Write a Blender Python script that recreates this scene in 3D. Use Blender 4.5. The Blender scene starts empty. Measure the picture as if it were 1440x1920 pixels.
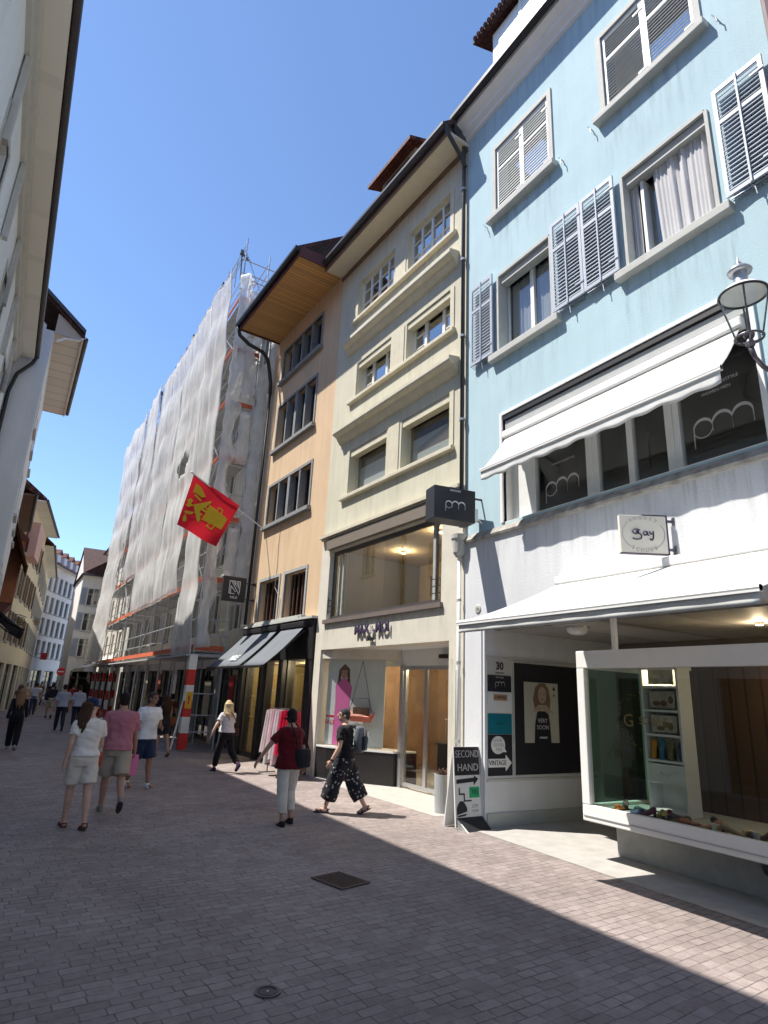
import bpy, bmesh, math, random
from mathutils import Vector, Matrix, noise
random.seed(7)
S = bpy.context.scene
COL = S.collection
rad = math.radians

# ------------------------------------------------------------------ materials
def mat(name):
    m = bpy.data.materials.new(name); m.use_nodes = True
    nt = m.node_tree; nt.nodes.clear()
    out = nt.nodes.new('ShaderNodeOutputMaterial')
    return m, nt, out

def nd(nt, typ, **kw):
    n = nt.nodes.new(typ)
    for k, v in kw.items():
        if k.startswith('i_'):
            n.inputs[k[2:].replace('_', ' ')].default_value = v
        else:
            setattr(n, k, v)
    return n

def rgb(c): return (c[0], c[1], c[2], 1.0)

def basic(name, col, rough=0.6, metal=0.0, var=0.08, scale=6.0, bump=0.0, bscale=60.0, streak=0.0, spec=0.5, sheen=0.0, trans=0.0, emit=None, estr=0.0, detail=4.0):
    """principled with soft noise variation of the base colour, an optional rain streak pattern and bump"""
    m, nt, out = mat(name)
    b = nd(nt, 'ShaderNodeBsdfPrincipled')
    b.inputs['Roughness'].default_value = rough
    b.inputs['Metallic'].default_value = metal
    b.inputs['Specular IOR Level'].default_value = spec
    nt.links.new(b.outputs[0], out.inputs['Surface'])
    tc = nd(nt, 'ShaderNodeTexCoord')
    nz = nd(nt, 'ShaderNodeTexNoise', i_Scale=scale, i_Detail=detail, i_Roughness=0.6)
    nt.links.new(tc.outputs['Object'], nz.inputs['Vector'])
    mp = nd(nt, 'ShaderNodeMapRange'); mp.inputs[1].default_value = 0.3; mp.inputs[2].default_value = 0.7
    mp.inputs[3].default_value = 1.0 - var; mp.inputs[4].default_value = 1.0 + var
    nt.links.new(nz.outputs['Fac'], mp.inputs[0])
    mx = nd(nt, 'ShaderNodeMix', data_type='RGBA', blend_type='MULTIPLY'); mx.inputs[0].default_value = 1.0
    mx.inputs[6].default_value = rgb(col)
    nt.links.new(mp.outputs[0], mx.inputs[7])
    last = mx.outputs[2]
    if streak > 0:
        mpg = nd(nt, 'ShaderNodeMapping'); mpg.inputs['Scale'].default_value = (2.2, 2.2, 0.16)
        nt.links.new(tc.outputs['Object'], mpg.inputs[0])
        n2 = nd(nt, 'ShaderNodeTexNoise', i_Scale=1.6, i_Detail=5.0, i_Roughness=0.65)
        nt.links.new(mpg.outputs[0], n2.inputs['Vector'])
        m2 = nd(nt, 'ShaderNodeMapRange'); m2.inputs[1].default_value = 0.45; m2.inputs[2].default_value = 0.75
        m2.inputs[3].default_value = 1.0; m2.inputs[4].default_value = 1.0 - streak
        nt.links.new(n2.outputs['Fac'], m2.inputs[0])
        mx2 = nd(nt, 'ShaderNodeMix', data_type='RGBA', blend_type='MULTIPLY'); mx2.inputs[0].default_value = 1.0
        nt.links.new(last, mx2.inputs[6]); nt.links.new(m2.outputs[0], mx2.inputs[7])
        last = mx2.outputs[2]
    nt.links.new(last, b.inputs['Base Color'])
    if trans: b.inputs['Transmission Weight'].default_value = trans
    if sheen: b.inputs['Sheen Weight'].default_value = sheen
    if bump:
        n3 = nd(nt, 'ShaderNodeTexNoise', i_Scale=bscale, i_Detail=4.0)
        nt.links.new(tc.outputs['Object'], n3.inputs['Vector'])
        bp = nd(nt, 'ShaderNodeBump', i_Strength=bump, i_Distance=0.02)
        nt.links.new(n3.outputs['Fac'], bp.inputs['Height']); nt.links.new(bp.outputs[0], b.inputs['Normal'])
    if emit:
        b.inputs['Emission Color'].default_value = rgb(emit); b.inputs['Emission Strength'].default_value = estr
    return m

def plaster(name, col, streak=0.10, var=0.05):
    return basic(name, col, rough=0.85, var=var, scale=0.9, bump=0.25, bscale=45, streak=streak, spec=0.2, detail=8)

def glass_mat(name, tint=(0.75, 0.8, 0.78), refl=0.10, gain=1.4, rough=0.0):
    m, nt, out = mat(name)
    tr = nd(nt, 'ShaderNodeBsdfTransparent'); tr.inputs[0].default_value = rgb(tint)
    gl = nd(nt, 'ShaderNodeBsdfGlossy'); gl.inputs['Roughness'].default_value = rough
    fr = nd(nt, 'ShaderNodeFresnel', i_IOR=1.5)
    ma = nd(nt, 'ShaderNodeMath', operation='MULTIPLY_ADD', use_clamp=True)
    ma.inputs[1].default_value = gain; ma.inputs[2].default_value = refl
    nt.links.new(fr.outputs[0], ma.inputs[0])
    ge = nd(nt, 'ShaderNodeNewGeometry'); fb = nd(nt, 'ShaderNodeMath', operation='SUBTRACT'); fb.inputs[0].default_value = 1; nt.links.new(ge.outputs['Backfacing'], fb.inputs[1])
    mu = nd(nt, 'ShaderNodeMath', operation='MULTIPLY'); nt.links.new(ma.outputs[0], mu.inputs[0]); nt.links.new(fb.outputs[0], mu.inputs[1])   # only the outer face mirrors
    mx = nd(nt, 'ShaderNodeMixShader')
    nt.links.new(mu.outputs[0], mx.inputs[0]); nt.links.new(tr.outputs[0], mx.inputs[1]); nt.links.new(gl.outputs[0], mx.inputs[2])
    nt.links.new(mx.outputs[0], out.inputs['Surface'])
    return m

def cloth_mat(name, col, transl=0.35, var=0.05, weave=0.0, alpha=1.0, wscale=400):
    m, nt, out = mat(name)
    d = nd(nt, 'ShaderNodeBsdfDiffuse'); t = nd(nt, 'ShaderNodeBsdfTranslucent')
    tc = nd(nt, 'ShaderNodeTexCoord')
    nz = nd(nt, 'ShaderNodeTexNoise', i_Scale=3.0, i_Detail=5.0); nt.links.new(tc.outputs['Object'], nz.inputs['Vector'])
    mp = nd(nt, 'ShaderNodeMapRange'); mp.inputs[1].default_value = .3; mp.inputs[2].default_value = .7
    mp.inputs[3].default_value = 1 - var; mp.inputs[4].default_value = 1 + var
    nt.links.new(nz.outputs['Fac'], mp.inputs[0])
    mc = nd(nt, 'ShaderNodeMix', data_type='RGBA', blend_type='MULTIPLY'); mc.inputs[0].default_value = 1
    mc.inputs[6].default_value = rgb(col); nt.links.new(mp.outputs[0], mc.inputs[7])
    nt.links.new(mc.outputs[2], d.inputs[0]); nt.links.new(mc.outputs[2], t.inputs[0])
    mx = nd(nt, 'ShaderNodeMixShader'); mx.inputs[0].default_value = transl
    nt.links.new(d.outputs[0], mx.inputs[1]); nt.links.new(t.outputs[0], mx.inputs[2])
    last = mx.outputs[0]
    if alpha < 1:
        tr = nd(nt, 'ShaderNodeBsdfTransparent')
        n2 = nd(nt, 'ShaderNodeTexNoise', i_Scale=0.7, i_Detail=5.0); nt.links.new(tc.outputs['Object'], n2.inputs['Vector'])
        m2 = nd(nt, 'ShaderNodeMapRange'); m2.inputs[1].default_value = .35; m2.inputs[2].default_value = .65
        m2.inputs[3].default_value = alpha - weave; m2.inputs[4].default_value = alpha + weave
        nt.links.new(n2.outputs['Fac'], m2.inputs[0])
        mx2 = nd(nt, 'ShaderNodeMixShader')
        nt.links.new(m2.outputs[0], mx2.inputs[0]); nt.links.new(tr.outputs[0], mx2.inputs[1]); nt.links.new(last, mx2.inputs[2])
        last = mx2.outputs[0]
    nt.links.new(last, out.inputs['Surface'])
    return m

M = {}
M['blue'] = plaster('plaster_blue', (0.45, 0.60, 0.655), streak=.085, var=.05)
M['white_plaster'] = plaster('plaster_white', (0.66, 0.67, 0.69), streak=.08)
M['cream'] = plaster('plaster_cream', (0.61, 0.575, 0.45), streak=.16, var=.06)
M['cream_stone'] = basic('stone_cream', (0.60, 0.55, 0.42), rough=.8, var=.08, scale=5, bump=.2, streak=.12)
M['stone_front'] = basic('stone_front', (0.64, 0.60, 0.51), rough=.7, var=.06, scale=3, bump=.1, streak=.06)
M['yellow'] = plaster('plaster_apricot', (0.66, 0.48, 0.31), streak=.16, var=.06)
M['grey_stone'] = basic('stone_grey', (0.36, 0.37, 0.36), rough=.8, var=.10, scale=8, bump=.2, streak=.1)
M['stone_dark'] = basic('stone_dark', (0.23, 0.235, 0.235), rough=.8, var=.12, scale=8, bump=.2, streak=.1)
M['sill_grey'] = basic('sill_grey', (0.47, 0.47, 0.44), rough=.75, var=.07, scale=5, bump=.12)
M['soiled'] = basic('stone_soiled', (0.36, 0.34, 0.31), rough=.85, var=.35, scale=7, bump=.3, streak=.35)
M['white_paint'] = basic('paint_white', (0.78, 0.78, 0.76), rough=.45, var=.03, scale=4)
M['shutter'] = basic('paint_shutter', (0.42, 0.46, 0.53), rough=.5, var=.05, scale=5)
M['shutter_white'] = basic('paint_shutter_white', (0.70, 0.71, 0.70), rough=.5, var=.04, scale=5)
M['grey_paint'] = basic('paint_grey', (0.42, 0.43, 0.42), rough=.5, var=.05)
M['dark_metal'] = basic('metal_dark', (0.05, 0.045, 0.045), rough=.45, var=.1, metal=.3)
M['iron'] = basic('iron_lamp', (0.12, 0.11, 0.13), rough=.4, var=.15, metal=.6, scale=20)
M['tin'] = basic('metal_zinc', (0.42, 0.43, 0.46), rough=.4, var=.1, metal=.7, scale=15)
M['alu'] = basic('metal_brushed', (0.55, 0.55, 0.55), rough=.35, var=.05, metal=.8)
M['steel_tube'] = basic('metal_galvanised', (0.50, 0.52, 0.55), rough=.45, var=.12, metal=.55, scale=12)
M['black'] = basic('paint_black', (0.018, 0.017, 0.018), rough=.45, var=.1)
M['charcoal'] = basic('paint_charcoal', (0.022, 0.022, 0.026), rough=.5, var=.1)
M['dark_frame'] = basic('paint_dark_frame', (0.06, 0.055, 0.055), rough=.4, var=.1)
M['brown_wood'] = basic('wood_brown', (0.13, 0.065, 0.04), rough=.5, var=.2, scale=4)
M['white_cloth'] = cloth_mat('canvas_white', (0.84, 0.84, 0.82), transl=.25, var=.06)
M['grey_cloth'] = cloth_mat('canvas_grey', (0.185, 0.20, 0.22), transl=.1, var=.05)
M['curtain'] = cloth_mat('curtain_white', (0.80, 0.79, 0.80), transl=.3, var=.03)
M['net'] = cloth_mat('scaffold_net', (0.90, 0.90, 0.88), transl=.5, var=.05, alpha=.62, weave=.16)
M['room'] = basic('room_wall', (0.16, 0.14, 0.12), rough=.9, var=.1, scale=2)
M['room_light'] = basic('room_wall_light', (0.55, 0.50, 0.42), rough=.9, var=.05, scale=2)
M['tan_room'] = basic('room_warm', (0.42, 0.30, 0.18), rough=.9, var=.1)
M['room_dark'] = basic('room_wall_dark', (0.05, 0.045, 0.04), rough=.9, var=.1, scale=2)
M['glass'] = glass_mat('window_glass', (0.72, 0.76, 0.75), refl=.12, gain=1.9)
M['sky_pane'] = glass_mat('window_glass_coated', (0.55, 0.6, 0.6), refl=.34, gain=2.2)
M['dark_pane'] = glass_mat('window_glass_old', (0.5, 0.52, 0.5), refl=.02, gain=1.0)
M['curtain_pane'] = glass_mat('window_glass_clean', (0.88, 0.9, 0.9), refl=.10, gain=1.6)
M['shop_glass'] = glass_mat('shop_glass', (0.85, 0.88, 0.86), refl=.03, gain=1.1)
M['clear_glass'] = glass_mat('clear_glass', (0.93, 0.95, 0.94), refl=.0, gain=1.0)
M['green_glass'] = glass_mat('green_glass', (0.62, 0.80, 0.72), refl=.04, gain=1.2)
M['red_paint'] = basic('paint_red', (0.62, 0.02, 0.015), rough=.5, var=.05)
M['orange_board'] = basic('toe_board_orange', (0.60, 0.13, 0.055), rough=.7, var=.2, scale=5)
M['deck'] = basic('deck_board', (0.40, 0.40, 0.39), rough=.75, var=.2, scale=8)
M['flag_red'] = cloth_mat('flag_red', (0.62, 0.025, 0.04), transl=.35, var=.05)
M['flag_yellow'] = cloth_mat('flag_yellow', (0.72, 0.60, 0.06), transl=.35, var=.05)
M['lamp_glow'] = basic('lamp_glow', (0.9, 0.9, 0.85), emit=(1.0, 0.86, 0.6), estr=9.0)
M['white_print'] = basic('letters_white', (0.80, 0.80, 0.80), rough=.5, var=.02)  # plain white print, not emissive
M['ink'] = basic('ink_black', (0.015, 0.014, 0.02), rough=.6, var=.05)
M['ink_purple'] = basic('ink_purple', (0.045, 0.03, 0.075), rough=.6, var=.05)
M['ink_grey'] = basic('ink_grey', (0.40, 0.38, 0.36), rough=.6, var=.05)
M['gold'] = basic('letters_gold', (0.20, 0.15, 0.06), rough=.4, metal=.4, var=.05)
M['silver_print'] = basic('letters_silver', (0.50, 0.48, 0.48), rough=.5, var=.03)

def tiles(name, col):
    m, nt, out = mat(name)
    b = nd(nt, 'ShaderNodeBsdfPrincipled'); b.inputs['Roughness'].default_value = .85
    nt.links.new(b.outputs[0], out.inputs[0])
    tc = nd(nt, 'ShaderNodeTexCoord')
    br = nd(nt, 'ShaderNodeTexBrick'); br.inputs['Scale'].default_value = 1; br.inputs['Brick Width'].default_value = .18; br.inputs['Row Height'].default_value = .16
    br.inputs['Mortar Size'].default_value = .012
    br.inputs['Color1'].default_value = rgb(col); br.inputs['Color2'].default_value = rgb([c * .6 for c in col]); br.inputs['Mortar'].default_value = rgb([c * .15 for c in col])
    nt.links.new(tc.outputs['Object'], br.inputs[0]); nt.links.new(br.outputs[0], b.inputs['Base Color'])
    bp = nd(nt, 'ShaderNodeBump', i_Strength=.6, i_Distance=.03); nt.links.new(br.outputs['Fac'], bp.inputs['Height']); bp.invert = True
    nt.links.new(bp.outputs[0], b.inputs['Normal'])
    return m
M['tiles'] = tiles('roof_tiles', (0.22, 0.075, 0.045))
M['tiles_dark'] = tiles('roof_tiles_dark', (0.10, 0.045, 0.035))

def planks(name, col, axis=0, step=.12, dark=.35, rough=.6, lo=.85, hi=1.12):
    """board pattern: narrow dark joints every step metres along one object axis, tone change per board"""
    m, nt, out = mat(name)
    b = nd(nt, 'ShaderNodeBsdfPrincipled'); b.inputs['Roughness'].default_value = rough
    nt.links.new(b.outputs[0], out.inputs[0])
    tc = nd(nt, 'ShaderNodeTexCoord'); sp = nd(nt, 'ShaderNodeSeparateXYZ'); nt.links.new(tc.outputs['Object'], sp.inputs[0])
    dv = nd(nt, 'ShaderNodeMath', operation='DIVIDE'); dv.inputs[1].default_value = step; nt.links.new(sp.outputs[axis], dv.inputs[0])
    fr = nd(nt, 'ShaderNodeMath', operation='FRACT'); nt.links.new(dv.outputs[0], fr.inputs[0])
    fl = nd(nt, 'ShaderNodeMath', operation='FLOOR'); nt.links.new(dv.outputs[0], fl.inputs[0])
    wn = nd(nt, 'ShaderNodeTexWhiteNoise', noise_dimensions='1D'); nt.links.new(fl.outputs[0], wn.inputs['W'])
    gt = nd(nt, 'ShaderNodeMath', operation='LESS_THAN'); gt.inputs[1].default_value = .14; nt.links.new(fr.outputs[0], gt.inputs[0])
    mr = nd(nt, 'ShaderNodeMapRange'); mr.inputs[3].default_value = lo; mr.inputs[4].default_value = hi; nt.links.new(wn.outputs[0], mr.inputs[0])
    c1 = nd(nt, 'ShaderNodeMix', data_type='RGBA', blend_type='MULTIPLY'); c1.inputs[0].default_value = 1; c1.inputs[6].default_value = rgb(col); nt.links.new(mr.outputs[0], c1.inputs[7])
    c2 = nd(nt, 'ShaderNodeMix', data_type='RGBA'); nt.links.new(gt.outputs[0], c2.inputs[0]); nt.links.new(c1.outputs[2], c2.inputs[6]); c2.inputs[7].default_value = rgb([c * dark for c in col])
    nt.links.new(c2.outputs[2], b.inputs['Base Color'])
    return m
M['wood_soffit'] = planks('soffit_boards', (0.56, 0.30, 0.105), axis=0, step=.13, dark=.45)
M['soffit_grey'] = planks('soffit_boards_grey', (0.76, 0.73, 0.64), axis=0, step=1.9, dark=.93, lo=.97, hi=1.03)
M['soffit_pink'] = planks('soffit_boards_pale', (0.66, 0.57, 0.47), axis=0, step=.75, dark=.8, lo=.97, hi=1.03)
M['wood_back'] = planks('panel_boards', (0.085, 0.045, 0.027), axis=0, step=.21, dark=.4)
M['ceiling'] = planks('ceiling_panels', (0.50, 0.48, 0.44), axis=0, step=1.1, dark=.8)

# ------------------------------------------------------------------ mesh builder
class MB:
    def __init__(s):
        s.v = []; s.f = []; s.mi = []; s.cur = 0; s.M = None
    def add(s, vs, fs):
        o = len(s.v)
        if s.M is not None:
            vs = [tuple(s.M @ Vector(p)) for p in vs]
        s.v += [tuple(p) for p in vs]
        for f in fs:
            s.f.append(tuple(i + o for i in f)); s.mi.append(s.cur)
        return s
    def quad(s, a, b, c, d): return s.add([a, b, c, d], [(0, 1, 2, 3)])
    def box(s, x0, x1, y0, y1, z0, z1):
        if x1 < x0: x0, x1 = x1, x0
        if y1 < y0: y0, y1 = y1, y0
        if z1 < z0: z0, z1 = z1, z0
        v = [(x0, y0, z0), (x1, y0, z0), (x1, y1, z0), (x0, y1, z0), (x0, y0, z1), (x1, y0, z1), (x1, y1, z1), (x0, y1, z1)]
        return s.add(v, [(0, 3, 2, 1), (4, 5, 6, 7), (0, 1, 5, 4), (1, 2, 6, 5), (2, 3, 7, 6), (3, 0, 4, 7)])
    def bar(s, a, b, w, h, up=(0, 0, 1)):
        a = Vector(a); b = Vector(b); d = (b - a)
        if d.length < 1e-6: return s
        d.normalize(); u = Vector(up)
        if abs(d.dot(u)) > .98: u = Vector((1, 0, 0))
        sx = d.cross(u).normalized() * (w / 2); uz = sx.cross(d).normalized() * (h / 2)
        v = []
        for p in (a, b):
            v += [p - sx - uz, p + sx - uz, p + sx + uz, p - sx + uz]
        return s.add(v, [(3, 2, 1, 0), (4, 5, 6, 7), (0, 1, 5, 4), (1, 2, 6, 5), (2, 3, 7, 6), (3, 0, 4, 7)])
    def tube(s, pts, r, n=8, cap=True, closed=False):
        pts = [Vector(p) for p in pts]; k = len(pts)
        rs = r if isinstance(r, (list, tuple)) else [r] * k
        vs = []; prev = None
        for i, p in enumerate(pts):
            if closed: d = pts[(i + 1) % k] - pts[i - 1]
            else: d = pts[min(i + 1, k - 1)] - pts[max(i - 1, 0)]
            d.normalize()
            if prev is None:
                a = Vector((0, 0, 1)) if abs(d.z) < .9 else Vector((1, 0, 0))
                x = d.cross(a).normalized()
            else:
                x = (prev - d * prev.dot(d)).normalized()
            prev = x; y = d.cross(x)
            for j in range(n):
                t = 2 * math.pi * j / n
                vs.append(p + x * (math.cos(t) * rs[i]) + y * (math.sin(t) * rs[i]))
        fs = []
        for i in range(k if closed else k - 1):
            i2 = (i + 1) % k
            for j in range(n):
                fs.append((i * n + j, i * n + (j + 1) % n, i2 * n + (j + 1) % n, i2 * n + j))
        if cap and not closed:
            fs.append(tuple(range(n - 1, -1, -1))); fs.append(tuple((k - 1) * n + j for j in range(n)))
        return s.add(vs, fs)
    def lathe(s, prof, c=(0, 0, 0), n=20, cap=True):
        vs = []; fs = []
        for (r, z) in prof:
            for j in range(n):
                t = 2 * math.pi * j / n
                vs.append((c[0] + r * math.cos(t), c[1] + r * math.sin(t), c[2] + z))
        for i in range(len(prof) - 1):
            for j in range(n):
                fs.append((i * n + j, i * n + (j + 1) % n, (i + 1) * n + (j + 1) % n, (i + 1) * n + j))
        if cap:
            fs.append(tuple(range(n - 1, -1, -1))); fs.append(tuple((len(prof) - 1) * n + j for j in range(n)))
        return s.add(vs, fs)
    def prism(s, poly, d0, d1, axis=1):
        """polygon of 2-D points pushed from d0 to d1 along an axis (1: polygon is (x, z); 0: polygon is (y, z); 2: (x, y))"""
        def P(p, d):
            return (p[0], d, p[1]) if axis == 1 else (d, p[0], p[1]) if axis == 0 else (p[0], p[1], d)
        n = len(poly)
        vs = [P(p, d0) for p in poly] + [P(p, d1) for p in poly]
        fs = [tuple(range(n)), tuple(range(2 * n - 1, n - 1, -1))] + [(i, i + n, (i + 1) % n + n, (i + 1) % n) for i in range(n)]
        return s.add(vs, fs)
    def ball(s, c, r, nu=14, nv=8):
        if not isinstance(r, (list, tuple)): r = (r, r, r)
        prof = [(max(math.sin(math.pi * i / nv), 1e-3), -math.cos(math.pi * i / nv)) for i in range(nv + 1)]
        vs = []; fs = []
        for (q, z) in prof:
            for j in range(nu):
                t = 2 * math.pi * j / nu
                vs.append((c[0] + r[0] * q * math.cos(t), c[1] + r[1] * q * math.sin(t), c[2] + r[2] * z))
        for i in range(nv):
            for j in range(nu):
                fs.append((i * nu + j, i * nu + (j + 1) % nu, (i + 1) * nu + (j + 1) % nu, (i + 1) * nu + j))
        return s.add(vs, fs)
    def grid(s, fn, nu, nv):
        vs = [fn(i / nu, j / nv) for j in range(nv + 1) for i in range(nu + 1)]
        fs = [(j * (nu + 1) + i, j * (nu + 1) + i + 1, (j + 1) * (nu + 1) + i + 1, (j + 1) * (nu + 1) + i) for j in range(nv) for i in range(nu)]
        return s.add(vs, fs)
    def text(s, txt, size=1.0, at=(0, 0, 0), xdir=(1, 0, 0), up=(0, 0, 1), depth=.004, align='CENTER', squash=1.0, bold=0.0):
        cu = bpy.data.curves.new('lettering', 'FONT'); cu.body = txt; cu.size = size; cu.align_x = align; cu.align_y = 'CENTER'
        cu.extrude = depth / 2; cu.offset = bold; cu.resolution_u = 3
        ob = bpy.data.objects.new('lettering', cu); COL.objects.link(ob)
        dg = bpy.context.evaluated_depsgraph_get(); me = bpy.data.meshes.new_from_object(ob.evaluated_get(dg))
        x = Vector(xdir).normalized() * squash; u = Vector(up).normalized(); z = x.normalized().cross(u); a = Vector(at)
        s.add([a + x * v.co.x + u * v.co.y + z * v.co.z for v in me.vertices], [tuple(p.vertices) for p in me.polygons])
        bpy.data.objects.remove(ob); bpy.data.curves.remove(cu); bpy.data.meshes.remove(me)
        return s
    def mesh(s, name, mats, smooth=False):
        me = bpy.data.meshes.new(name); me.from_pydata(s.v, [], s.f)
        if not isinstance(mats, (list, tuple)): mats = [mats]
        for m in mats: me.materials.append(M[m] if isinstance(m, str) else m)
        me.polygons.foreach_set('material_index', s.mi)
        if smooth: me.polygons.foreach_set('use_smooth', [True] * len(s.f))
        me.update()
        return me
    def build(s, name, mats, parent=None, smooth=False, bevel=0.0, recalc=False):
        me = s.mesh(name, mats, smooth)
        if recalc:
            bm = bmesh.new(); bm.from_mesh(me); bmesh.ops.recalc_face_normals(bm, faces=bm.faces); bm.to_mesh(me); bm.free()
        return link(name, me, parent, bevel)

def link(name, me, parent=None, bevel=0.0):
    o = bpy.data.objects.new(name, me); COL.objects.link(o)
    if parent is not None: o.parent = parent
    if bevel:
        b = o.modifiers.new('bevel', 'BEVEL'); b.width = bevel; b.segments = 2; b.limit_method = 'ANGLE'
    return o

def tag(o, label, cat, group=None):
    o['label'] = label; o['category'] = cat
    if group: o['group'] = group
    return o

def thing(name, label, cat, loc=(0, 0, 0), rz=0.0, group=None):
    o = bpy.data.objects.new(name, None); COL.objects.link(o)
    o.location = loc; o.rotation_euler = (0, 0, rz); o.empty_display_size = .3
    return tag(o, label, cat, group)

def structure(o, kind='structure'):
    o['kind'] = kind; return o

def copy_tree(o, parent=None):
    c = o.copy(); COL.objects.link(c)
    if parent is not None: c.parent = parent
    for ch in list(o.children): copy_tree(ch, c)
    return c

def stain_mat():
    m, nt, out = mat('rain_stain')
    tr = nd(nt, 'ShaderNodeBsdfTransparent'); df = nd(nt, 'ShaderNodeBsdfDiffuse'); df.inputs[0].default_value = (.13, .12, .105, 1)
    tc = nd(nt, 'ShaderNodeTexCoord'); mp = nd(nt, 'ShaderNodeMapping'); mp.inputs['Scale'].default_value = (7, 7, .5); nt.links.new(tc.outputs['Object'], mp.inputs[0])
    nz = nd(nt, 'ShaderNodeTexNoise', i_Scale=1.5, i_Detail=6.0, i_Roughness=.65); nt.links.new(mp.outputs[0], nz.inputs['Vector'])
    r = nd(nt, 'ShaderNodeMapRange'); r.inputs[1].default_value = .48; r.inputs[2].default_value = .72; r.inputs[3].default_value = 0; r.inputs[4].default_value = .27; nt.links.new(nz.outputs['Fac'], r.inputs[0])
    sp = nd(nt, 'ShaderNodeSeparateXYZ'); nt.links.new(tc.outputs['Generated'], sp.inputs[0])
    mu = nd(nt, 'ShaderNodeMath', operation='MULTIPLY'); nt.links.new(r.outputs[0], mu.inputs[0]); nt.links.new(sp.outputs[2], mu.inputs[1])
    mx = nd(nt, 'ShaderNodeMixShader'); nt.links.new(mu.outputs[0], mx.inputs[0]); nt.links.new(tr.outputs[0], mx.inputs[1]); nt.links.new(df.outputs[0], mx.inputs[2]); nt.links.new(mx.outputs[0], out.inputs[0])
    return m
M['rain_stain'] = stain_mat()
def stain(root, x0, x1, z1, h, y=.004):
    mb = MB(); mb.quad((x0, y, z1 - h), (x1, y, z1 - h), (x1, y, z1), (x0, y, z1)); return mb.build('rain_stain', 'rain_stain', root)

# ------------------------------------------------------------------ facade kit. facade frame: x along the wall, y out to the street, z up
def wall(root, x0, x1, z0, z1, holes, m, depth=.22, name='wall', y=0.0, back=0.0):
    mb = MB()
    xs = sorted(set([x0, x1] + [h[0] for h in holes] + [h[1] for h in holes])); xs = [a for a in xs if x0 <= a <= x1]
    zs = sorted(set([z0, z1] + [h[2] for h in holes] + [h[3] for h in holes])); zs = [a for a in zs if z0 <= a <= z1]
    inh = lambda a, b: any(h[0] < a < h[1] and h[2] < b < h[3] for h in holes)
    for i in range(len(xs) - 1):
        for j in range(len(zs) - 1):
            if inh((xs[i] + xs[i + 1]) / 2, (zs[j] + zs[j + 1]) / 2): continue
            a, b, c, d = xs[i], xs[i + 1], zs[j], zs[j + 1]
            mb.quad((b, y, c), (a, y, c), (a, y, d), (b, y, d))
            mb.quad((a, y - depth, c), (b, y - depth, c), (b, y - depth, d), (a, y - depth, d))
    for h in holes:
        a, b, c, d = h
        mb.quad((a, y, c), (a, y - depth, c), (a, y - depth, d), (a, y, d))
        mb.quad((b, y - depth, c), (b, y, c), (b, y, d), (b, y - depth, d))
        mb.quad((a, y, d), (a, y - depth, d), (b, y - depth, d), (b, y, d))
        if c > z0: mb.quad((a, y - depth, c), (a, y, c), (b, y, c), (b, y - depth, c))
    for a in (x0, x1):
        mb.quad((a, y, z0), (a, y - depth, z0), (a, y - depth, z1), (a, y, z1))
    mb.quad((x0, y, z1), (x1, y, z1), (x1, y - depth, z1), (x0, y - depth, z1))
    return mb.build(name, m, root)

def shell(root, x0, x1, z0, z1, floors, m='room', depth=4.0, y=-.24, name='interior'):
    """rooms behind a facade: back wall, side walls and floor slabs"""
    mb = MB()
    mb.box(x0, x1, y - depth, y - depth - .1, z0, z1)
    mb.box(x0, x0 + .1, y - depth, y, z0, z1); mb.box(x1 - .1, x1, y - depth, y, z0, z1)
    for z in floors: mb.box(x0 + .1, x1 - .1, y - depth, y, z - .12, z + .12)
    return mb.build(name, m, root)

def roof(root, x0, x1, z, y0, y1, rise, m='tiles', name='roof', th=.12):
    mb = MB()
    mb.prism([(y0, z), (y1, z + rise), (y1, z + rise - th - .1), (y0, z - th)], x0, x1, axis=0)
    return mb.build(name, m, root)

def window(root, x0, x1, z0, z1, rec=.14, fw=.06, mull=(), trans=(), bars=(), m='white_paint', pane='glass', sill=None, surround=0.0, sm='cream_stone', sash=0.0, ft=.06, y=0.0, sill_m=None, sill_out=.10, sill_h=.09, sill_over=.08, box=None, name='window'):
    mb = MB(); ya, yb = y - rec - ft, y - rec
    mb.box(x0, x0 + fw, ya, yb, z0, z1); mb.box(x1 - fw, x1, ya, yb, z0, z1)
    mb.box(x0 + fw, x1 - fw, ya, yb, z0, z0 + fw); mb.box(x0 + fw, x1 - fw, ya, yb, z1 - fw, z1)
    W = x1 - x0; H = z1 - z0
    for t in mull: mb.box(x0 + W * t - fw * .6, x0 + W * t + fw * .6, ya, yb + .008, z0 + fw, z1 - fw)
    for t in trans: mb.box(x0 + fw, x1 - fw, ya, yb + .004, z0 + H * t - fw * .4, z0 + H * t + fw * .4)
    for (kind, t, a, b) in bars:
        if kind == 'v': mb.box(x0 + W * t - .012, x0 + W * t + .012, ya + .02, yb - .006, z0 + H * a, z0 + H * b)
        else: mb.box(x0 + W * a, x0 + W * b, ya + .02, yb - .006, z0 + H * t - .012, z0 + H * t + .012)
    o = mb.build(name, m, root)
    mb = MB(); mb.box(x0 + fw * .5, x1 - fw * .5, ya + .02, ya + .026, z0 + fw * .5, z1 - fw * .5); mb.build('pane', pane, o)
    if sill:
        mb = MB(); mb.box(x0 - sill_over, x1 + sill_over, y - rec + .005, y + sill_out, z0 - sill_h, z0 - .003)
        mb.build('sill', sill, o, bevel=.012)
    if surround:
        s = surround; mb = MB()
        mb.box(x0 - s, x0, y - .02, y + .022, z0, z1 + s); mb.box(x1, x1 + s, y - .02, y + .022, z0, z1 + s); mb.box(x0, x1, y - .02, y + .022, z1, z1 + s)
        mb.build('surround', sm, o)
    return o

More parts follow.
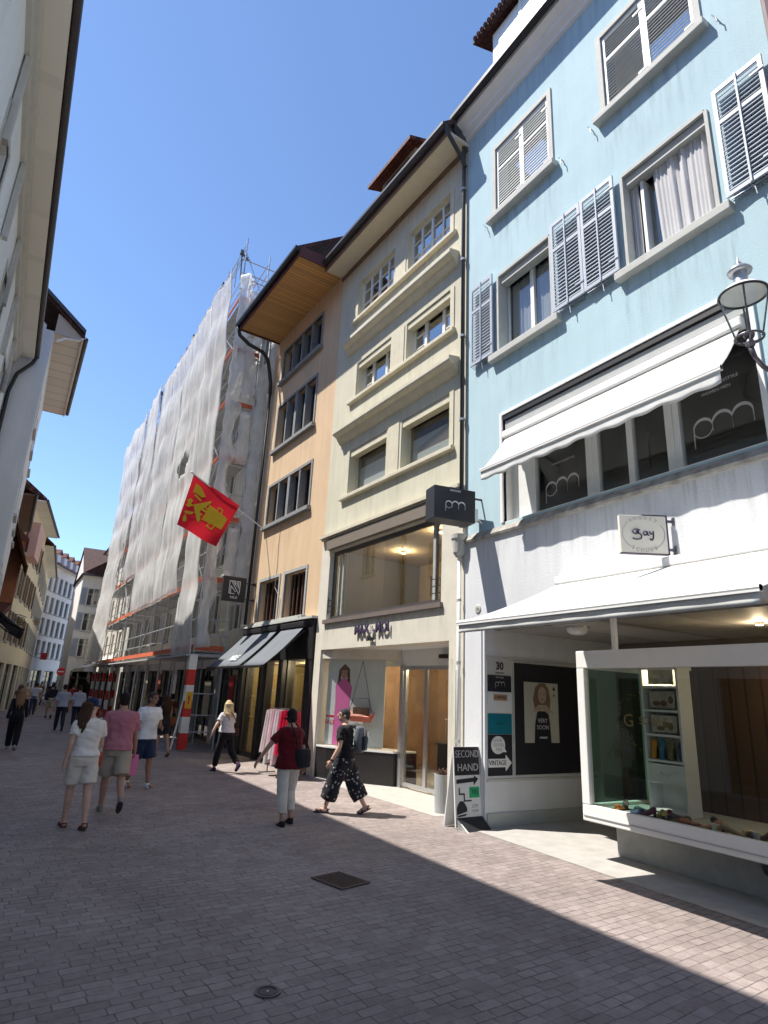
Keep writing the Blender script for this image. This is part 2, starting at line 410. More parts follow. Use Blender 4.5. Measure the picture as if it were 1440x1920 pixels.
def curtain(win, x0, x1, z0, z1, y, folds=7, amp=.03, m='curtain', gather=0.0):
    mb = MB(); ph = random.random() * 6
    def fn(u, v):
        k = 1 - gather * (1 - v)
        x = x0 + (x1 - x0) * (u * k)
        return (x, y + amp * (math.sin((u + .05 * math.sin(u * 9 + ph)) * folds * 2 * math.pi + ph + .9 * math.sin(v * 2.2 + ph)) * (.6 + .5 * math.sin(u * 11 + ph * 2)) + .35 * math.sin(u * folds * 4.3 * math.pi + v)), z0 + (z1 - z0) * v)
    mb.grid(fn, folds * 8, 8)
    return mb.build('curtain', m, win, smooth=True)

_sh = {}
def shutter(parent, x0, z0, w, h, y, m='shutter', rod=False, tilt=56):
    key = (round(w, 3), round(h, 3), m, rod, tilt)
    if key not in _sh:
        mb = MB(); t = .035; st = .055
        mb.box(0, st, 0, t, 0, h); mb.box(w - st, w, 0, t, 0, h)
        mb.box(st, w - st, 0, t, 0, st * 1.4); mb.box(st, w - st, 0, t, h - st * 1.3, h)
        rails = [h * .66]
        for r in rails: mb.box(st, w - st, 0, t, r, r + st * 1.1)
        z = st * 1.6
        while z < h - st * 1.6:
            if not any(r - .035 < z < r + st * 1.1 + .01 for r in rails):
                mb.bar((st, t * .5, z + .012), (w - st, t * .5, z + .012), .066, .014, up=(0, math.sin(rad(tilt)), math.cos(rad(tilt))))
            z += .070
        if rod: mb.box(w * .5 - .012, w * .5 + .012, t, t + .018, 0.0, h)
        for z in (h * .12, h * .86): mb.box(-.012, .16, t, t + .012, z, z + .03)
        _sh[key] = mb.mesh('shutter', m)
    o = link('shutter', _sh[key], parent); o.location = (x0, y, z0)
    return o
# ================================================================== blue house with shoe shop
R90 = rad(90)
blue = thing('town_house', 'light blue plastered house with louvred shutters above a white shopfront', 'house', (6.95, 2.5, 0), R90)
W1F = (0.70, 5.10, 4.87, 6.90)
bw = [(3.72, 5.20, 11.45, 13.2), (0.85, 2.45, 11.45, 13.2), (3.77, 5.20, 8.22, 9.95), (0.85, 2.30, 8.22, 9.95)]
wall(blue, 0, 6.14, 4.80, 14.35, bw + [W1F], 'blue', depth=.34)
wall(blue, 0, 6.14, 0, 4.66, [(-.01, 5.66, -.01, 3.10)], 'white_plaster', depth=.36, name='shopfront_wall', y=.05)
mb = MB(); mb.prism([(-.3, 4.66), (.10, 4.66), (.115, 4.70), (.03, 4.82), (-.3, 4.83)], 0.0, 6.14, axis=0); mb.build('ledge', 'soiled', blue)
mb = MB()

mb.prism([(0, 14.28), (.06, 14.30), (.07, 14.38), (.16, 14.44), (.19, 14.52), (.34, 14.60), (.36, 14.70), (0, 14.72)], 0, 6.14, axis=0)
mb.build('cornice', 'white_paint', blue)
mb = MB(); mb.prism([(.34, 14.72), (.37, 14.66), (.45, 14.64), (.50, 14.70), (.50, 14.80), (.34, 14.80)], -.02, 6.2, axis=0); mb.build('gutter', 'black', blue)
roof(blue, -.02, 6.16, 14.80, .46, -5.2, 5.0, 'tiles_dark')
shell(blue, .02, 6.12, 4.7, 14.3, [7.6, 10.9], 'room', 3.5, y=-.36)
mb = MB()   # dormer on the roof edge
mb.box(3.0, 5.55, -2.4, -.25, 14.95, 17.2)
dm = mb.build('dormer', 'white_paint', blue, bevel=.02)
mb = MB(); mb.box(3.25, 5.3, -.25, -.22, 16.25, 16.95); mb.box(3.25, 5.3, -.25, -.235, 15.3, 16.12); mb.build('panel', 'shutter_white', dm)
mb = MB(); mb.box(4.55, 4.62, -.25, -.205, 15.0, 17.2); mb.box(3.55, 3.62, -.25, -.205, 15.0, 17.2); mb.build('trim', 'white_paint', dm)
mb = MB(); mb.prism([(.0, 17.2), (.0, 17.33), (-2.6, 18.3), (-2.6, 18.1)], 2.7, 5.98, axis=0); mb.build('dormer_roof', 'tiles_dark', dm)
mb = MB()
for k in range(26): mb.tube([(2.75 + k * .125, .03, 17.27), (2.75 + k * .125, -.16, 17.38)], .055, 8)
mb.build('eave_tiles', 'tiles', dm)

def hook(parent, x, z, y=.0):
    mb = MB(); mb.tube([(x, y - .02, z), (x, y + .07, z), (x - .02, y + .09, z - .03), (x - .03, y + .085, z - .14)], .009, 6)
    mb.tube([(x, y + .07, z), (x + .03, y + .08, z + .06)], .008, 6)
    mb.build('shutter_hook', 'tin', parent)

for q in bw: stain(blue, q[0] - .15, q[1] + .15, q[2] - .14, 1.25)
stain(blue, .1, 5.6, 4.64, 1.0, .056); stain(blue, .05, 6.1, 14.25, .8)
# upper row: closed shutters in pale stone surrounds
for k, (a, b, c, d) in enumerate(bw[:2]):
    mb = MB(); s = .10
    mb.box(a - s, a, -.05, .03, c, d + .1); mb.box(b, b + s, -.05, .03, c, d + .1); mb.box(a, b, -.05, .03, d, d + .1)
    wn = mb.build('window', 'sill_grey', blue)
    mb = MB(); mb.box(a - .18, b + .18, -.1, .15, c - .13, c - .003); mb.build('sill', 'sill_grey', wn, bevel=.015)
    w = (b - a) / 2
    for q_ in (a + .005, a + w + .003): shutter(wn, q_, c + .01, w - .008, d - c - .02, -.045, 'shutter_white', tilt=64 if k == 0 else 52)
    hook(wn, a - .3, c - .12); hook(wn, b + .3, c - .05)
# middle row: open shutters
for k, (a, b, c, d) in enumerate(bw[2:]):
    wn = window(blue, a, b, c, d, rec=.22, fw=.075, mull=(.5,) if k == 0 else (), m='white_paint', sill='sill_grey', sill_out=.13, sill_h=.14, sill_over=.16, pane='curtain_pane')
    mb = MB(); mb.box(a + .02, b - .02, -.2, -.03, d - .17, d - .02); mb.box(a, a + .05, -.2, .03, c, d); mb.box(b - .05, b, -.2, .03, c, d); mb.box(a + .05, b - .05, -.02, .03, d - .012, d + .05)
    mb.build('surround', 'sill_grey', wn)
    if k == 0:
        curtain(wn, a + .08, a + .70, c + .05, d - .1, -.33, 6, .02); curtain(wn, a + .76, b - .08, c + .05, d - .1, -.33, 5, .02)
    else:
        curtain(wn, a + .06, a + .98, c + .02, d - .17, -.13, 7, .035, gather=.06); curtain(wn, b - .20, b - .06, c + .05, d - .17, -.16, 3, .02)
        mb = MB(); mb.box(b - .30, b - .25, -.55, -.12, c + .05, d - .18); mb.build('casement', 'white_paint', wn)
    sw, sz, sh = .66, 8.26, 1.80
    for sx in ((b + .06, a - .06 - sw) if k == 0 else (b + .08, a - .12 - sw)):
        o = shutter(wn, sx, sz, sw, sh, .07, 'shutter', rod=True)
        mb = MB(); mb.bar((sx + .05, .05, sz - .02), (sx + sw - .05, .09, sz - .05), .012, .012); mb.bar((sx + .05, .0, sz - .06), (sx + sw - .05, .05, sz - .06), .01, .01); mb.build('stay_bar', 'tin', wn)
        hook(wn, sx + sw * .5, sz - .06)
# first floor shop windows under the small awning
a, b, c, d = W1F
mb = MB(); mb.box(a - .06, a, -.05, .035, c, d + .06); mb.box(b, b + .06, -.05, .035, c, d + .06); mb.box(a, b, -.05, .035, d, d + .06)
mb.box(a, a + .012, -.34, -.05, c, d); mb.box(b - .012, b, -.34, -.05, c, d); mb.box(a + .012, b - .012, -.34, .0, c, c + .012)
row = mb.build('window_band', 'white_paint', blue)
mb = MB(); yg = -.20
for (p, q) in ((4.53, 5.10), (3.22, 3.45), (2.60, 2.70), (1.87, 2.08), (.70, .79)): mb.box(p, q, yg - .09, yg, c, d)
mb.box(4.97, 5.03, yg, yg + .02, c, d); mb.box(1.96, 2.0, yg, yg + .02, c, d); mb.box(3.32, 3.36, yg, yg + .02, c, d)
mb.box(a, b, yg - .10, yg - .005, d - .12, d)
mb.build('mullion', 'shutter_white', row)
for k, (p, q) in enumerate(((3.45, 4.53), (2.70, 3.22), (2.08, 2.60), (.79, 1.87))):
    mb = MB(); mb.box(p, q, yg - .06, yg - .05, c + .02, d - .12); mb.build('pane', 'shop_glass', row)
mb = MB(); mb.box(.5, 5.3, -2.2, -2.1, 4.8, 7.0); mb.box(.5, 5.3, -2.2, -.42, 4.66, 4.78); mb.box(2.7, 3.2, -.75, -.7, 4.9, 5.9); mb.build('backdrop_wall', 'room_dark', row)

def pm_logo(mb, cx, cz, s, y, dirx=-1, th=.004):
    """three linked arches, the first closed to a ring with a tail"""
    def stroke(pts, ws):
        for i in range(len(pts) - 1):
            (x0, z0), (x1, z1) = pts[i], pts[i + 1]
            dx, dz = x1 - x0, z1 - z0; L = math.hypot(dx, dz) or 1; nx, nz = -dz / L, dx / L
            w0, w1 = ws[i] / 2, ws[i + 1] / 2
            q = [(x0 + nx * w0, z0 + nz * w0), (x1 + nx * w1, z1 + nz * w1), (x1 - nx * w1, z1 - nz * w1), (x0 - nx * w0, z0 - nz * w0)]
            mb.prism([(cx + dirx * p * s, cz + r * s) for p, r in q], y, y + th, axis=1)
    N = 18
    ring = [(-.62 + .32 * math.cos(t), .32 * math.sin(t)) for t in [2 * math.pi * i / 28 for i in range(29)]]
    stroke(ring, [.03 + .07 * max(0, math.sin(2 * math.pi * i / 28)) for i in range(29)])
    stroke([(-.93, 0.05), (-.94, -.3), (-.94, -.62)], [.05, .035, .03])
    for c0 in (.02, .66):
        arch = [(c0 + .32 * math.cos(t), .05 + .32 * math.sin(t)) for t in [math.pi * (1 - i / N) for i in range(N + 1)]]
        stroke([(c0 - .32, -.2)] + arch + [(c0 + .32, -.32)], [.02] + [.03 + .08 * math.sin(math.pi * i / N) for i in range(N + 1)] + [.02])
mb = MB(); pm_logo(mb, 1.33, 5.42, .40, yg - .045); mb.text('FASHION & LIFESTYLE', .062, (1.36, yg - .045, 5.98), (-1, 0, 0)); mb.text('WOMEN MEN', .062, (1.36, yg - .045, 5.88), (-1, 0, 0))
pm_logo(mb, 4.0, 5.30, .36, yg - .045); mb.text('FASHION & LIFESTYLE', .05, (3.95, yg - .045, 5.72), (-1, 0, 0))
mb.build('window_lettering', 'silver_print', row)
# ground floor: recess, ceiling, door
mb = MB(); mb.box(-.0, 5.66, -3.4, -.32, 3.08, 3.16); mb.build('recess_ceiling', 'ceiling', blue)
mb = MB(); mb.box(5.60, 5.655, -3.4, .03, .0, 3.08); mb.build('recess_wall', 'white_plaster', blue)
for z in (.66, 2.60):
    mb = MB(); mb.box(5.585, 5.60, -2.6, -.0, z, z + .04); mb.build('wall_rail', 'sill_grey', blue)
mb = MB(); mb.box(5.57, 5.60, -2.6, -.0, .0, .20); mb.build('skirting', 'grey_paint', blue)
mb = MB(); mb.box(-.0, 5.6, -3.4, -3.3, 0, 3.1); mb.box(-.12, 0, -3.4, -.32, 0, 3.1); mb.build('back_wall', 'room', blue)
mb = MB(); mb.box(4.1, 5.2, -3.3, -3.22, 0, 2.4); dr = mb.build('door', 'dark_frame', blue); mb = MB(); mb.box(4.2, 5.1, -3.22, -3.2, .2, 2.3); mb.build('pane', 'shop_glass', dr)
mb = MB(); mb.lathe([(.0, -.13), (.09, -.125), (.15, -.09), (.17, -.03), (.17, 0)], (4.15, -.62, 3.08), 24); cl = mb.build('ceiling_light', 'white_paint', blue, smooth=True)
mb = MB(); mb.lathe([(.19, -.03), (.19, 0)], (4.15, -.62, 3.082), 24); mb.build('rim', 'alu', cl)
mb = MB(); mb.box(3.0, 3.06, -.1, -.04, 2.62, 3.08); mb.build('transom_post', 'white_paint', blue)
# house number disc, cracks of old paint
mb = MB(); mb.lathe([(.075, 0), (.075, .012), (.06, .018)], (0, 0, 0), 24); dsc = mb.build('number_plate', 'sill_grey', blue); dsc.location = (5.74, .05, 3.43); dsc.rotation_euler = (rad(-90), 0, 0)
mb = MB(); mb.text('30', .07, (5.74, .072, 3.43), (-1, 0, 0)); mb.build('numerals', 'ink_grey', blue)
# downpipe between blue and cream house
mb = MB(); mb.tube([(6.19, .42, 14.62), (6.19, .36, 14.45), (6.19, .09, 14.15), (6.19, .08, 13.9), (6.19, .08, 5.0)], .042, 10)
dp = mb.build('downpipe', 'dark_metal', blue, smooth=True)
mb = MB()
for z in (12.9, 11.0, 9.1, 7.2, 5.6): mb.lathe([(.06, 0), (.06, .05)], (6.19, .08, z), 10); mb.box(6.18, 6.2, 0, .08, z + .01, z + .04)
mb.build('pipe_clamp', 'tin', dp)
mb = MB(); mb.lathe([(.06, 0), (.11, .08), (.13, .3), (.15, .34), (.15, .42), (.0, .42)], (6.19, .13, 4.42), 14); mb.build('hopper', 'sill_grey', dp)
mb = MB(); mb.tube([(6.19, .12, 4.45), (6.19, .12, .1)], .035, 10); mb.build('lower_pipe', 'white_paint', dp, smooth=True)
for z in (1.2, 2.5, 3.6):
    mb = MB(); mb.lathe([(.043, 0), (.043, .05)], (6.19, .12, z), 10); mb.build('pipe_clamp', 'sill_grey', dp)
# spotlight bracket on the ledge
mb = MB(); mb.tube([(5.62, .05, 4.95), (5.62, .16, 5.02), (5.62, .22, 5.0)], .015, 6); mb.box(5.56, 5.68, .2, .27, 4.95, 5.18); mb.build('floodlight', 'alu', blue)

def awning(name, label, x, y, rz, x0, x1, y0, z0, y1, z1, drop, m, frame_m, cas=(.12, .14), wavy=0.0, arm=True, hip=0.0):
    t = thing(name, label, 'awning', (x, y, 0), rz)
    mb = MB(); mb.box(x0 - .05, x1 + .05, y0 - .02, y0 + cas[0], z0 - .02, z0 + cas[1]); mb.build('cassette', frame_m, t, bevel=.02)
    mb = MB(); n = 24
    def top(u, v):
        sag = -.05 * math.sin(math.pi * v) * (1 + .25 * math.sin(u * 17))
        return (x0 + (x1 - x0) * u, y0 + .06 + (y1 - y0 - .06) * v, z0 + (z1 - z0) * v + sag)
    mb.grid(top, n, 6); f = mb.build('fabric', m, t, smooth=True)
    so = f.modifiers.new('thickness', 'SOLIDIFY'); so.thickness = .006
    for k in range(1, int((x1 - x0) / .95)):
        mb = MB(); xs_ = x0 + .95 * k; mb.tube([(lambda p: (p[0], p[1], p[2] + .004))(top((xs_ - x0) / (x1 - x0), q / 8)) for q in range(9)], .0045, 5); mb.build('seam', m, f)
    mb = MB(); mb.tube([(x0 - .02, y1, z1), (x1 + .02, y1, z1)], .03, 10); mb.box(x0 - .02, x1 + .02, y1 - .03, y1 + .025, z1 - .035, z1 + .02); mb.build('front_bar', frame_m, t)
    if drop:
        mb = MB()
        mb.grid(lambda u, v: (x0 + (x1 - x0) * u, y1 + .003 * math.sin(u * 40) * v, z1 - .03 - drop * v - wavy * v * (math.sin(u * 60) + .5 * math.sin(u * 23)) * .5), 60, 3)
        v = mb.build('valance', m, t, smooth=True); so = v.modifiers.new('thickness', 'SOLIDIFY'); so.thickness = .005
    if arm:
        for xa in (x0 + .12, x1 - .12):
            mb = MB(); mid = ((xa + (x0 + x1) / 2) / 2 * .35 + xa * .65, (y0 + y1) / 2, (z0 + z1) / 2 - .12)
            mb.bar((xa, y0, z0 - .1), mid, .05, .04); mb.bar(mid, (xa, y1, z1 - .02), .045, .04); mb.build('arm', frame_m, t)
    return t
aw = awning('awning', 'white awning over the dark first floor windows of the blue house', 6.95, 2.5, R90, .82, 4.98, -.02, 6.42, .62, 5.66, .16, 'white_cloth', 'white_paint', cas=(.12, .12), wavy=.03)
mb = MB(); mb.box(.74, 5.06, -.16, -.02, 6.62, 6.78); mb.build('roller_box', 'grey_paint', aw)
mb = MB(); mb.box(.72, 5.08, -.14, .02, 6.80, 6.88); mb.build('slot', 'black', aw)
low = awning('awning', 'broad white awning shading the shoe shop showcase and its entrance', 6.95, 2.5, R90, .02, 3.80, .05, 3.62, 2.0, 2.86, .10, 'white_cloth', 'white_paint', cas=(.13, .10))
# ------------------------------------------------------------------ showcase
sc = thing('display_case', 'white framed glass display case full of shoes, raised on a plinth', 'showcase', (6.95, 2.5, 0), R90)
cx0, cx1, cz0, cz1, cy0 = .02, 3.66, .45, 2.64, -1.45
mb = MB(); mb.box(cx0, cx1, -.10, 0, cz0, cz0 + .20); mb.box(cx0, cx1, -.10, 0, cz1 - .24, cz1); mb.box(cx1 - .13, cx1, -.10, 0, cz0 + .2, cz1 - .24)
mb.box(cx1 - .10, cx1, cy0, -.10, cz0, cz0 + .2); mb.box(cx1 - .10, cx1, cy0, -.10, cz1 - .24, cz1); mb.box(cx1 - .10, cx1, cy0, cy0 + .1, cz0 + .2, cz1 - .24)
mb.build('frame', 'white_paint', sc, bevel=.012)
mb = MB(); mb.box(cx0, cx1 - .02, .001, .012, cz0 + .065, cz0 + .075); mb.build('groove', 'grey_paint', sc)
mb = MB(); mb.box(cx0, cx1 - .13, -.062, -.05, cz0 + .2, cz1 - .24); mb.build('front_pane', 'shop_glass', sc)
mb = MB(); mb.box(cx1 - .06, cx1 - .05, cy0 + .1, -.10, cz0 + .2, cz1 - .24); mb.build('side_pane', 'green_glass', sc)
mb = MB(); mb.box(cx0, cx1 - .1, cy0, -.1, cz0 + .1, cz0 + .16); mb.build('floor_board', 'sill_grey', sc)
mb = MB(); mb.box(cx0, cx1 - .1, cy0, -.1, cz1 - .1, cz1 - .03); mb.build('top_board', 'shutter_white', sc)
mb = MB(); mb.box(cx0, 3.12, cy0 - .05, cy0, cz0 + .16, cz1 - .1); mb.build('back_panel', 'wood_back', sc)
mb = MB(); mb.box(cx0, 3.54, cy0 + .1, -.50, 0, cz0); mb.build('plinth', 'grey_stone', sc, bevel=.01)
mb = MB(); mb.lathe([(.07, 0), (.07, .03), (.03, .05)], (0, 0, 0), 14); mb.tube([(0, 0, .02), (.0, 0, .12), (.0, -.06, .16), (.02, -.2, .16)], .02, 8); hy = mb.build('water_tap', 'iron', sc); hy.location = (1.55, -.5, .30); hy.rotation_euler = (rad(-90), 0, 0)
mb = MB(); mb.text('SCHUHE', .13, (2.52, -.045, 1.75), (-1, 0, 0), squash=.8); mb.text('G', .22, (2.88, -.045, 1.74), (-1, 0, 0)); mb.build('window_lettering', 'gold', sc)
mb = MB()
for k in range(70):
    t = k / 70 * 2 * math.pi
    mb.ball((2.62 + .44 * math.cos(t) + random.uniform(-.04, .04), -.046, 1.76 + .34 * math.sin(t) + random.uniform(-.03, .03)), (.007, .002, .007), 6, 4)
mb.build('window_ornament', 'gold', sc)
# white shoe rack standing in the case
rk = thing('shoe_rack', 'tall narrow white rack with pictures and coloured shoes inside the display case', 'shoe rack', (7.62, 5.06, .613), R90)
mb = MB(); w = .56; h = 1.80
mb.box(0, .03, -.28, 0, 0, h); mb.box(w - .03, w, -.28, 0, 0, h); mb.box(.03, w - .03, -.28, -.26, 0, h)
for z in (.02, .36, .62, .94, 1.25, 1.56): mb.box(.03, w - .03, -.26, -.005, z, z + .03)
mb.box(-.02, w + .02, -.3, .02, h, h + .05); mb.build('frame', 'shutter_white', rk)
mb = MB(); mb.box(.03, w - .03, -.03, -.006, .38, .60); mb.tube([(.2, .0, .50), (.24, .012, .46), (.32, .012, .46), (.36, 0, .50)], .008, 6); mb.build('drawer', 'shutter_white', rk)
for z, col in ((.97, (.42, .40, .33)), (1.28, (.40, .36, .30)), (1.59, (.34, .31, .2))):
    mb = MB(); mb.box(.09, w - .09, -.06, -.045, z + .02, z + .24); pc = mb.build('picture', basic('picture_card', col, rough=.6, var=.3, scale=9), rk)
    mb = MB()
    for q in range(3): mb.ball((.17 + q * .09 + .02 * math.sin(z * 9 + q), -.045, z + .10 + .03 * math.cos(q * 2 + z * 5)), (.04 + .01 * q, .002, .05 - .01 * q), 12, 8)
    mb.build('print', ['brown_wood', 'ink_grey', 'gold'][int(z * 3) % 3], pc)
SHOE = {}
def shoe_mesh(col, heel=False):
    mb = MB(); L = .26
    def ring(t):
        w = .042 * (1 - .25 * math.cos(t * 6.0)) * (1 if t < .9 else .7)
        return w
    secs = []
    n = 12
    for i in range(9):
        t = i / 8; x = -L / 2 + L * t; w = [.03, .036, .036, .033, .036, .044, .046, .038, .012][i]; hh = [.07, .085, .08, .07, .058, .048, .04, .034, .015][i]
        lift = (.05 * max(0, 1 - t * 1.8)) if heel else 0
        secs.append([(x, w * math.cos(a), lift + max(0.0, hh / 2 + hh / 2 * math.sin(a))) for a in [2 * math.pi * j / n for j in range(n)]])
    vs = [p for s_ in secs for p in s_]; fs = []
    for i in range(8):
        for j in range(n): fs.append((i * n + j, i * n + (j + 1) % n, (i + 1) * n + (j + 1) % n, (i + 1) * n + j))
    fs.append(tuple(range(n))); fs.append(tuple(8 * n + j for j in range(n)))
    mb.add(vs, fs)
    mb.cur = 1; mb.box(-L / 2, L / 2 - .03, -.036, .036, -.0, .008)
    if heel: mb.box(-L / 2, -L / 2 + .03, -.02, .02, 0, .05)
    return mb.mesh('shoe', [basic('shoe_leather', col, rough=.45, var=.15, scale=20), 'black'], True)
shoe_specs = [((.70, .24, .04), 'orange and dark low shoe at the end of the display case', 3.30, -.30, 20), ((.62, .60, .12), 'yellow pointed shoe in the middle of the shoe heap', 2.72, -.30, 60),
              ((.10, .22, .24), 'teal flat shoe behind the orange one', 3.12, -.48, 10), ((.03, .03, .06), 'navy shoe lying before the white rack', 2.52, -.42, -20),
              ((.16, .03, .06), 'wine red shoe beside the yellow one', 2.86, -.22, 120), ((.30, .10, .07), 'reddish brown shoe with open back', 2.30, -.28, -35),
              ((.55, .38, .16), 'tan sandal near the white cards', 1.92, -.30, 15), ((.20, .08, .04), 'dark brown sandal at the street pane', 1.45, -.26, 70),
              ((.62, .50, .30), 'cream coloured sandal next to the dark brown one', 1.62, -.42, -50), ((.36, .20, .08), 'mid brown ankle shoe at the shopfront corner', 1.15, -.34, 30),
              ((.05, .04, .04), 'black slipper on the case floor', 2.12, -.55, 5), ((.42, .12, .10), 'brick red slipper next to the black slipper', 1.35, -.55, -15)]
for k, (c_, lb, x, y, r_) in enumerate(shoe_specs):
    me = shoe_mesh(c_, k % 3 == 1)
    o = link('shoe', me); o.location = (6.95 - y, 2.5 + x, .613); o.rotation_euler = (0, 0, rad(r_)); tag(o, lb, 'shoe', 'shoes shown in the display case')
more_shoes = [((.14, .05, .02), 'chestnut shoe in the street corner of the display', .75, -.28, 40), ((.50, .42, .30), 'beige sandal behind the chestnut shoe', .55, -.45, -30), ((.02, .02, .02), 'shiny black pump near the chestnut shoe', .95, -.5, 70), ((.32, .22, .12), 'honey coloured sandal at the pane in the middle', 1.75, -.24, -65), ((.08, .03, .02), 'very dark brown moccasin by the honey sandal', 1.6, -.25, 30), ((.45, .20, .12), 'salmon brown clog between the sandals', 2.05, -.27, 100), ((.10, .09, .03), 'olive flat shoe on the floor near the rack', 2.45, -.30, 140), ((.30, .03, .05), 'cherry red flat shoe by the yellow one', 2.66, -.42, 35), ((.05, .10, .20), 'petrol blue shoe near the sunlit corner', 3.0, -.26, 75), ((.55, .5, .45), 'off white shoe in the sunlit corner', 3.38, -.5, 50)]
for k, (c_, lb, x, y, r_) in enumerate(more_shoes):
    me = shoe_mesh(c_, k % 2 == 1)
    o = link('shoe', me); o.location = (6.95 - y, 2.5 + x, .613); o.rotation_euler = (0, 0, rad(r_)); tag(o, lb, 'shoe', 'shoes shown in the display case')
for k, (c_, lb, x, z) in enumerate([((.03, .05, .14), 'navy blue shoe upright on the white rack', .08, .65), ((.16, .15, .05), 'olive shoe upright on the white rack', .22, .65), ((.04, .16, .26), 'sky blue shoe upright on the white rack', .36, .65), ((.60, .26, .02), 'orange yellow shoe upright on the white rack', .48, .65)]):
    o = link('shoe', shoe_mesh(c_)); o.location = (7.62 + .1, 5.06 + x, z + .613 + .131); o.rotation_euler = (0, rad(-90), rad(10)); o.scale = (.95, 1, 1); tag(o, lb, 'shoe', 'shoes on the white rack')
for k in range(3):
    mb = MB(); mb.box(-.05, .05, -.004, .004, 0, .09); o = mb.build('price_card', 'white_paint'); o.location = (7.18, 4.45 - k * .42, .613); o.rotation_euler = (rad(-14), 0, R90); tag(o, ['white price card closest to the wine red shoes', 'white price card beside the tan sandal', 'white price card among the brown sandals'][k], 'price card', 'price cards in the display case')
# ------------------------------------------------------------------ sign boards on the recess wall (facing the street corner, local frame: x into the house, y toward the camera)
def board(name, label, cat, x0, x1, z0, z1, m, y=8.085, th=.012, group=None):
    t = thing(name, label, cat, (x0, y, z0), 0, group)
    mb = MB(); mb.box(0, x1 - x0, 0, th, 0, z1 - z0); mb.build('panel', m, t); return t
X1 = (1, 0, 0)
b0 = board('number_board', 'grey house number board reading 30 on top of the stacked signs', 'sign', 6.98, 7.50, 2.335, 2.57, 'sill_grey')
mb = MB(); mb.text('30', .17, (.26, -.004, .14), X1, bold=.006); mb.text('VORSTADT', .04, (.26, -.004, .03), X1); mb.build('lettering', 'ink', b0)
b1 = board('shop_sign', 'black sign with looped white logo below the house number', 'sign', 6.98, 7.50, 2.06, 2.325, 'ink')
mb = MB(); pm_logo(mb, .26, .12, .11, -.006, dirx=1); mb.text('BOUTIQUE', .035, (.26, -.004, .23), X1); mb.build('lettering', 'silver_print', b1)
b2 = board('shop_sign', 'white sign with small brown nameplate above the teal sign', 'sign', 6.98, 7.50, 1.715, 2.05, 'shutter_white')
mb = MB(); mb.box(.12, .42, -.006, 0, .2, .30); mb.build('nameplate', basic('nameplate_brown', (.42, .24, .14)), b2); mb = MB(); mb.text('COIFFURE', .055, (.27, -.008, .25), X1); mb.build('lettering', 'ink', b2)
b3 = board('shop_sign', 'plain teal sign in the stack of shop signs', 'sign', 6.98, 7.50, 1.385, 1.705, basic('teal', (.008, .17, .23), rough=.4, var=.03))
mb = MB(); mb.text('YOGA', .06, (.26, -.004, .16), X1); mb.build('lettering', basic('teal_dark', (.01, .10, .14)), b3)
b4 = board('vintage_sign', 'black sign with white speech bubble and VINTAGE arrow', 'sign', 6.98, 7.50, .745, 1.375, 'ink')
mb = MB(); mb.lathe([(.0, 0), (.155, 0)], (0, 0, 0), 28, cap=False); mb.M = None
mb = MB(); mb.prism([(.21 + .15 * math.cos(t), .47 + .14 * math.sin(t)) for t in [2 * math.pi * i / 28 for i in range(28)]], -.005, 0); mb.prism([(.25, .36), (.39, .36), (.33, .45)], -.0062, -.0008); mb.build('bubble', 'white_print', b4)
mb = MB()
for k, tx in enumerate(('LOOK', 'GOOD', 'FEEL')): mb.text(tx, .07, (.2 + .015 * k, -.007, .54 - .07 * k), X1)
mb.build('bubble_lettering', 'ink_grey', b4)
mb = MB(); mb.prism([(.0, .13), (.37, .13), (.37, .07), (.50, .195), (.37, .32), (.37, .26), (.0, .26)], -.006, 0); mb.build('arrow', 'white_print', b4)
mb = MB(); mb.text('VINTAGE', .105, (.195, -.008, .195), X1, squash=.85); mb.build('arrow_lettering', 'ink', b4)
bb = board('notice_board', 'large black notice board on the recess wall beside the stacked signs', 'board', 7.56, 9.2, .75, 2.56, 'ink', th=.02)
mb = MB(); mb.box(-.03, 0, -.01, .02, -.02, 1.83); mb.box(0, 1.64, -.01, .02, 1.81, 1.83); mb.box(0, 1.64, -.01, .02, -.02, 0); mb.build('frame', 'sill_grey', bb)
po = thing('poster', 'playing card poster of a blonde figure hung on the black notice board', 'poster', (7.79, 8.078, 1.25))
mb = MB(); mb.box(0, .82, 0, .006, 0, 1.0); mb.build('sheet', basic('poster_paper', (.46, .45, .38), rough=.5, var=.05), po)
mb = MB()
mb.cur = 0; mb.prism([(.22, 0), (.62, 0), (.60, .3), (.56, .52), (.30, .52), (.24, .3)], -.004, -.001)
mb.cur = 1; mb.prism([(.14, .44), (.2, .52), (.30, .60), (.55, .60), (.66, .52), (.70, .44), (.62, .5), (.55, .48), (.42, .55), (.30, .5), (.22, .52)], -.006, -.003)
mb.cur = 2; mb.prism([(.24, .56), (.20, .72), (.26, .92), (.36, .99), (.50, .99), (.58, .9), (.62, .72), (.60, .55), (.52, .62), (.32, .62)], -.008, -.005)
mb.cur = 1; mb.prism([(.42 + .10 * math.cos(t), .79 + .14 * math.sin(t)) for t in [2 * math.pi * i / 20 for i in range(20)]], -.0105, -.0078)
mb.cur = 2; mb.box(.355, .395, -.012, -.0105, .80, .815); mb.box(.445, .485, -.012, -.0105, .80, .815); mb.cur = 4; mb.box(.39, .45, -.012, -.0105, .71, .725)
mb.cur = 0
for zz, s_ in ((.90, .04), (.79, .025)): mb.prism([(.72, zz - s_), (.72 - s_ * .8, zz), (.72, zz + s_ * 1.2), (.72 + s_ * .8, zz)], -.004, -.001)
mb.cur = 3; mb.text('VERY', .10, (.42, -.006, .36), X1); mb.text('SOON', .10, (.42, -.006, .25), X1); mb.box(.34, .52, -.006, -.0045, .07, .10)
